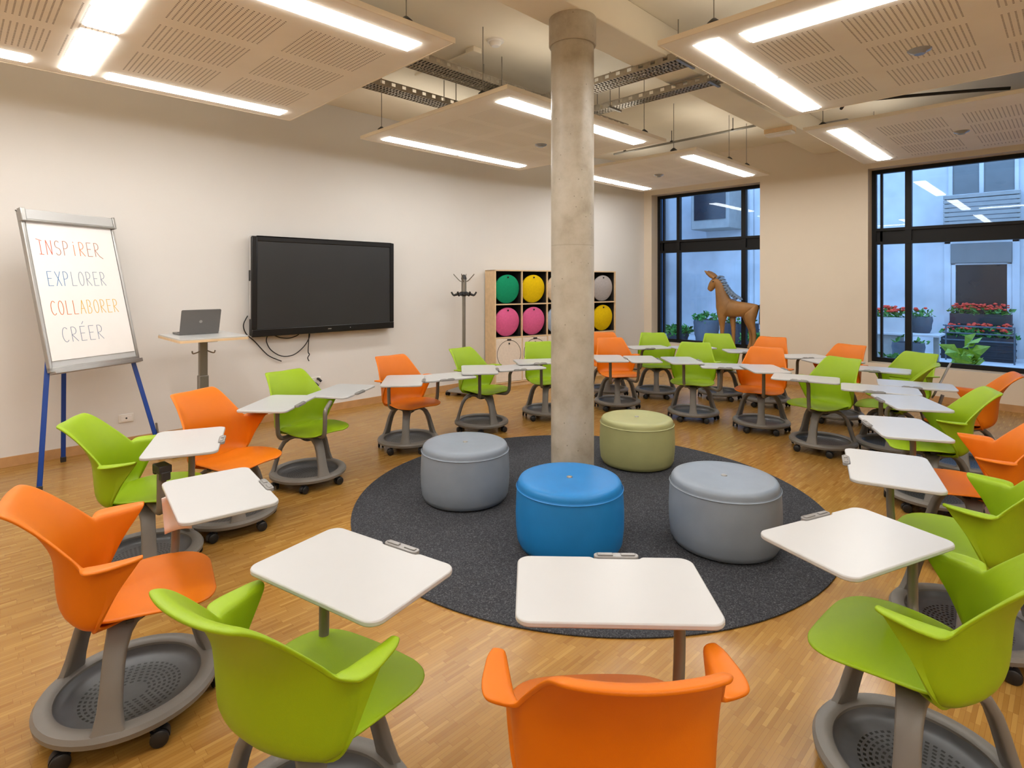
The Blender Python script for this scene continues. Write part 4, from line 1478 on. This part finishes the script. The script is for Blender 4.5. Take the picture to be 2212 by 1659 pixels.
def blooms(mb, c, spread, n, size, seedv):
    rnd = random.Random(seedv)
    for _ in range(n):
        p = (c[0] + spread[0] * rnd.uniform(-1, 1), c[1] + spread[1] * rnd.uniform(-1, 1), c[2] + spread[2] * rnd.random())
        r = size * rnd.uniform(.7, 1.2)
        mb.lathe([(0, -r * .6), (r * .8, -r * .3), (r, 0), (r * .7, r * .5), (0, r * .7)], 7, *p)


def planter(name, loc, size, potmat, label, leafn, bl, seedv, leafm='leaf', lsize=.12, kind='box', slats=0, cat='planter'):
    root = empty(name, loc, 0, label, cat, 'planters in the courtyard')
    sx, sy, sz = size
    b = MB()
    if kind == 'box':
        b.slab((-sx / 2, sx / 2), (-sy / 2, sy / 2), [(-sx / 2 + .02, sx / 2 - .02, -sy / 2 + .02, sy / 2 - .02)], .0, sz)
        b.box(-sx / 2 + .02, sx / 2 - .02, -sy / 2 + .02, sy / 2 - .02, .0, sz * .85)
        for k in range(slats):
            z = sz * (k + .6) / (slats + .6)
            b.box(-sx / 2 - .012, sx / 2 + .012, -sy / 2 - .012, sy / 2 + .012, z - .02, z + .015)
    else:
        pr = [(0, 0), (sx * .38, 0)]
        nn = max(4, slats * 2)
        for k in range(nn + 1):
            t = k / nn
            pr.append((sx * (.38 + .12 * sin(t * PI * .6)) + (.012 if k % 2 else 0), sz * t))
        pr += [(sx * .44, sz), (sx * .42, sz * .85), (0, sz * .85)]
        b.lathe(pr, 24)
    b.build('pot', M[potmat], root, angle=30)
    if leafn:
        b = MB(); leaves(b, (0, 0, sz), (sx * .55, sy * .55, lsize * 1.6), leafn, lsize, seedv)
        b.build('foliage', M[leafm], root, smooth=False, weld=False)
    if bl:
        b = MB(); blooms(b, (0, 0, sz + lsize * .9), (sx * .45, sy * .45, lsize * 1.2), bl, .035, seedv + 1)
        b.build('blossoms', M['redflower'], root)
    return root


def unp(px, py, X):
    """point of the plane x = X on the line of sight through a photo pixel"""
    k = (px - 1106.0) / F_PX
    d = (k * RX + FX, k * RY + FY)
    zc = X / d[0]
    return X, zc * d[1], EYE - (py - HORIZON) * zc / F_PX


def gy(px, X):
    return unp(px, 700, X)[1]


planter('flower_box', (14.9, gy(2112, 14.9), 0), (.45, 1.15, .48), 'planterdark', 'dark slatted flower box with red geraniums in front of the glass door', 130, 60, 3, slats=3)
planter('flower_box', (15.34, gy(2118, 15.34), 0), (.25, 1.0, .92), 'planterdark', 'taller dark flower box against the glass door, behind the slatted one', 110, 70, 5, lsize=.1, slats=4)
rack = empty('metal_rack', (14.48, gy(2112, 14.48), 0), 0, 'blue grey tube rack in front of the flower boxes', 'rack')
b = MB()
for z in (.42, .56, .70):
    b.tube([(-.05, -.55, z), (-.05, .5, z), (.1, .56, z)], .014, 8)
for y in (-.55, .5):
    b.tube([(-.05, y, 0), (-.05, y, .72)], .014, 8)
b.build('rail', M['planterblue'], rack)

pt_ = empty('garden_table', (13.3, gy(1960, 13.3), 0), 0, 'pale garden table carrying flower pots, behind the left pane of the right window', 'table')
b = MB(); b.box(-.35, .35, -.55, .62, .56, .60); b.build('tabletop', M['facade'], pt_, bevel=.005)
b = MB(); b.box(-.28, .28, .1, .55, 0, .56); b.build('pedestal', M['facadegrey'], pt_, bevel=.02)
b = MB(); b.box(-.05, .05, -.5, -.42, 0, .56); b.build('leg', M['facadegrey'], pt_)
planter('flower_box', (13.25, gy(1925, 13.25), .60), (.4, .5, .3), 'facade', 'white crate of red geraniums on the garden table', 90, 45, 11, lsize=.1)
planter('flower_pot', (13.45, gy(1990, 13.45), .60), (.36, .36, .32), 'planterblue', 'blue grey pot with a small red flower on the garden table', 50, 3, 13, kind='pot', lsize=.09)
planter('flower_pot', (12.5, gy(1962, 12.5), 0), (.5, .5, .48), 'planterblue', 'dark blue grey barrel pot on the paving in front of the garden table', 16, 0, 17, kind='pot', slats=3, lsize=.1)
planter('wicker_planter', (13.8, gy(1526, 13.8), 0), (.62, .62, .62), 'planterblue', 'grey blue wicker planter with a succulent left of the horse', 70, 0, 19, kind='pot', slats=4, lsize=.14)
planter('shrub_pot', (13.6, gy(1464, 13.6), 0), (.55, .55, .25), 'planterdark', 'dark pot with green bush at the left of the far window', 200, 0, 23, lsize=.14, kind='pot')
planter('flower_box', (14.1, gy(1598, 14.1), 0), (.5, .75, .55), 'planterdark', 'dark slatted planter seen between the legs of the horse', 60, 5, 29, slats=3, lsize=.11)
planter('shrub_pot', (13.5, gy(1624, 13.5), 0), (.5, .5, .2), 'planterdark', 'round shrub in a dark pot behind the rear leg of the horse', 240, 0, 31, lsize=.13, kind='pot')
for px, X, nleaf, sc, lb, sd, mt in ((1932, 10.1, 60, .13, 'low green leafy plant outside the left pane of the right window', 41, 'leaf'), (2085, 10.2, 46, .24, 'bright green broad leaved plant outside the large right pane', 43, 'leafbright')):
    planter('leafy_plant', (X, gy(px, X), 0), (.3, .3, .36 if sd == 43 else .33), 'planterdark', lb, nleaf, 0, sd, leafm=mt, lsize=sc, kind='pot', cat='plant')
m = MB(); m.prism([(-.16, -.1), (.14, -.12), (.18, .1), (-.1, .16)], 0, .26, Matrix.Translation((13.0, gy(1535, 13.0), 0)))
tag(m.build('white_stone', M['facade'], bevel=.05, bseg=3), 'white angular stone on the paving left of the horse front leg', 'stone')

# ================================================================== WORLD, CAMERA, RENDER
w = bpy.data.worlds.new('dusk_sky')
S.world = w
w.use_nodes = True
bg = w.node_tree.nodes['Background']
bg.inputs[0].default_value = (.33, .56, 1.0, 1)
bg.inputs[1].default_value = 3.4

cam = bpy.data.cameras.new('camera')
cam.sensor_width = 36
cam.sensor_fit = 'HORIZONTAL'
cam.lens = F_PX / 2212 * 36
cam.shift_y = -(1659 / 2 - HORIZON) / 2212
cam.clip_start = 0.02
cam.clip_end = 100
co = bpy.data.objects.new('camera', cam)
COL.objects.link(co)
co.location = (0, 0, EYE)
co.rotation_euler = (PI / 2, 0, -rad(YAW))
S.camera = co
S.view_settings.view_transform = 'Standard'
S.view_settings.look = 'None'
S.view_settings.exposure = 0.13
S.view_settings.gamma = 1
S.view_settings.use_curve_mapping = False
S.cycles.use_denoising = True
S.cycles.max_bounces = 6
S.cycles.diffuse_bounces = 4
S.cycles.use_adaptive_sampling = True
S.cycles.adaptive_threshold = 0.025
S.cycles.caustics_reflective = False
S.cycles.caustics_refractive = False
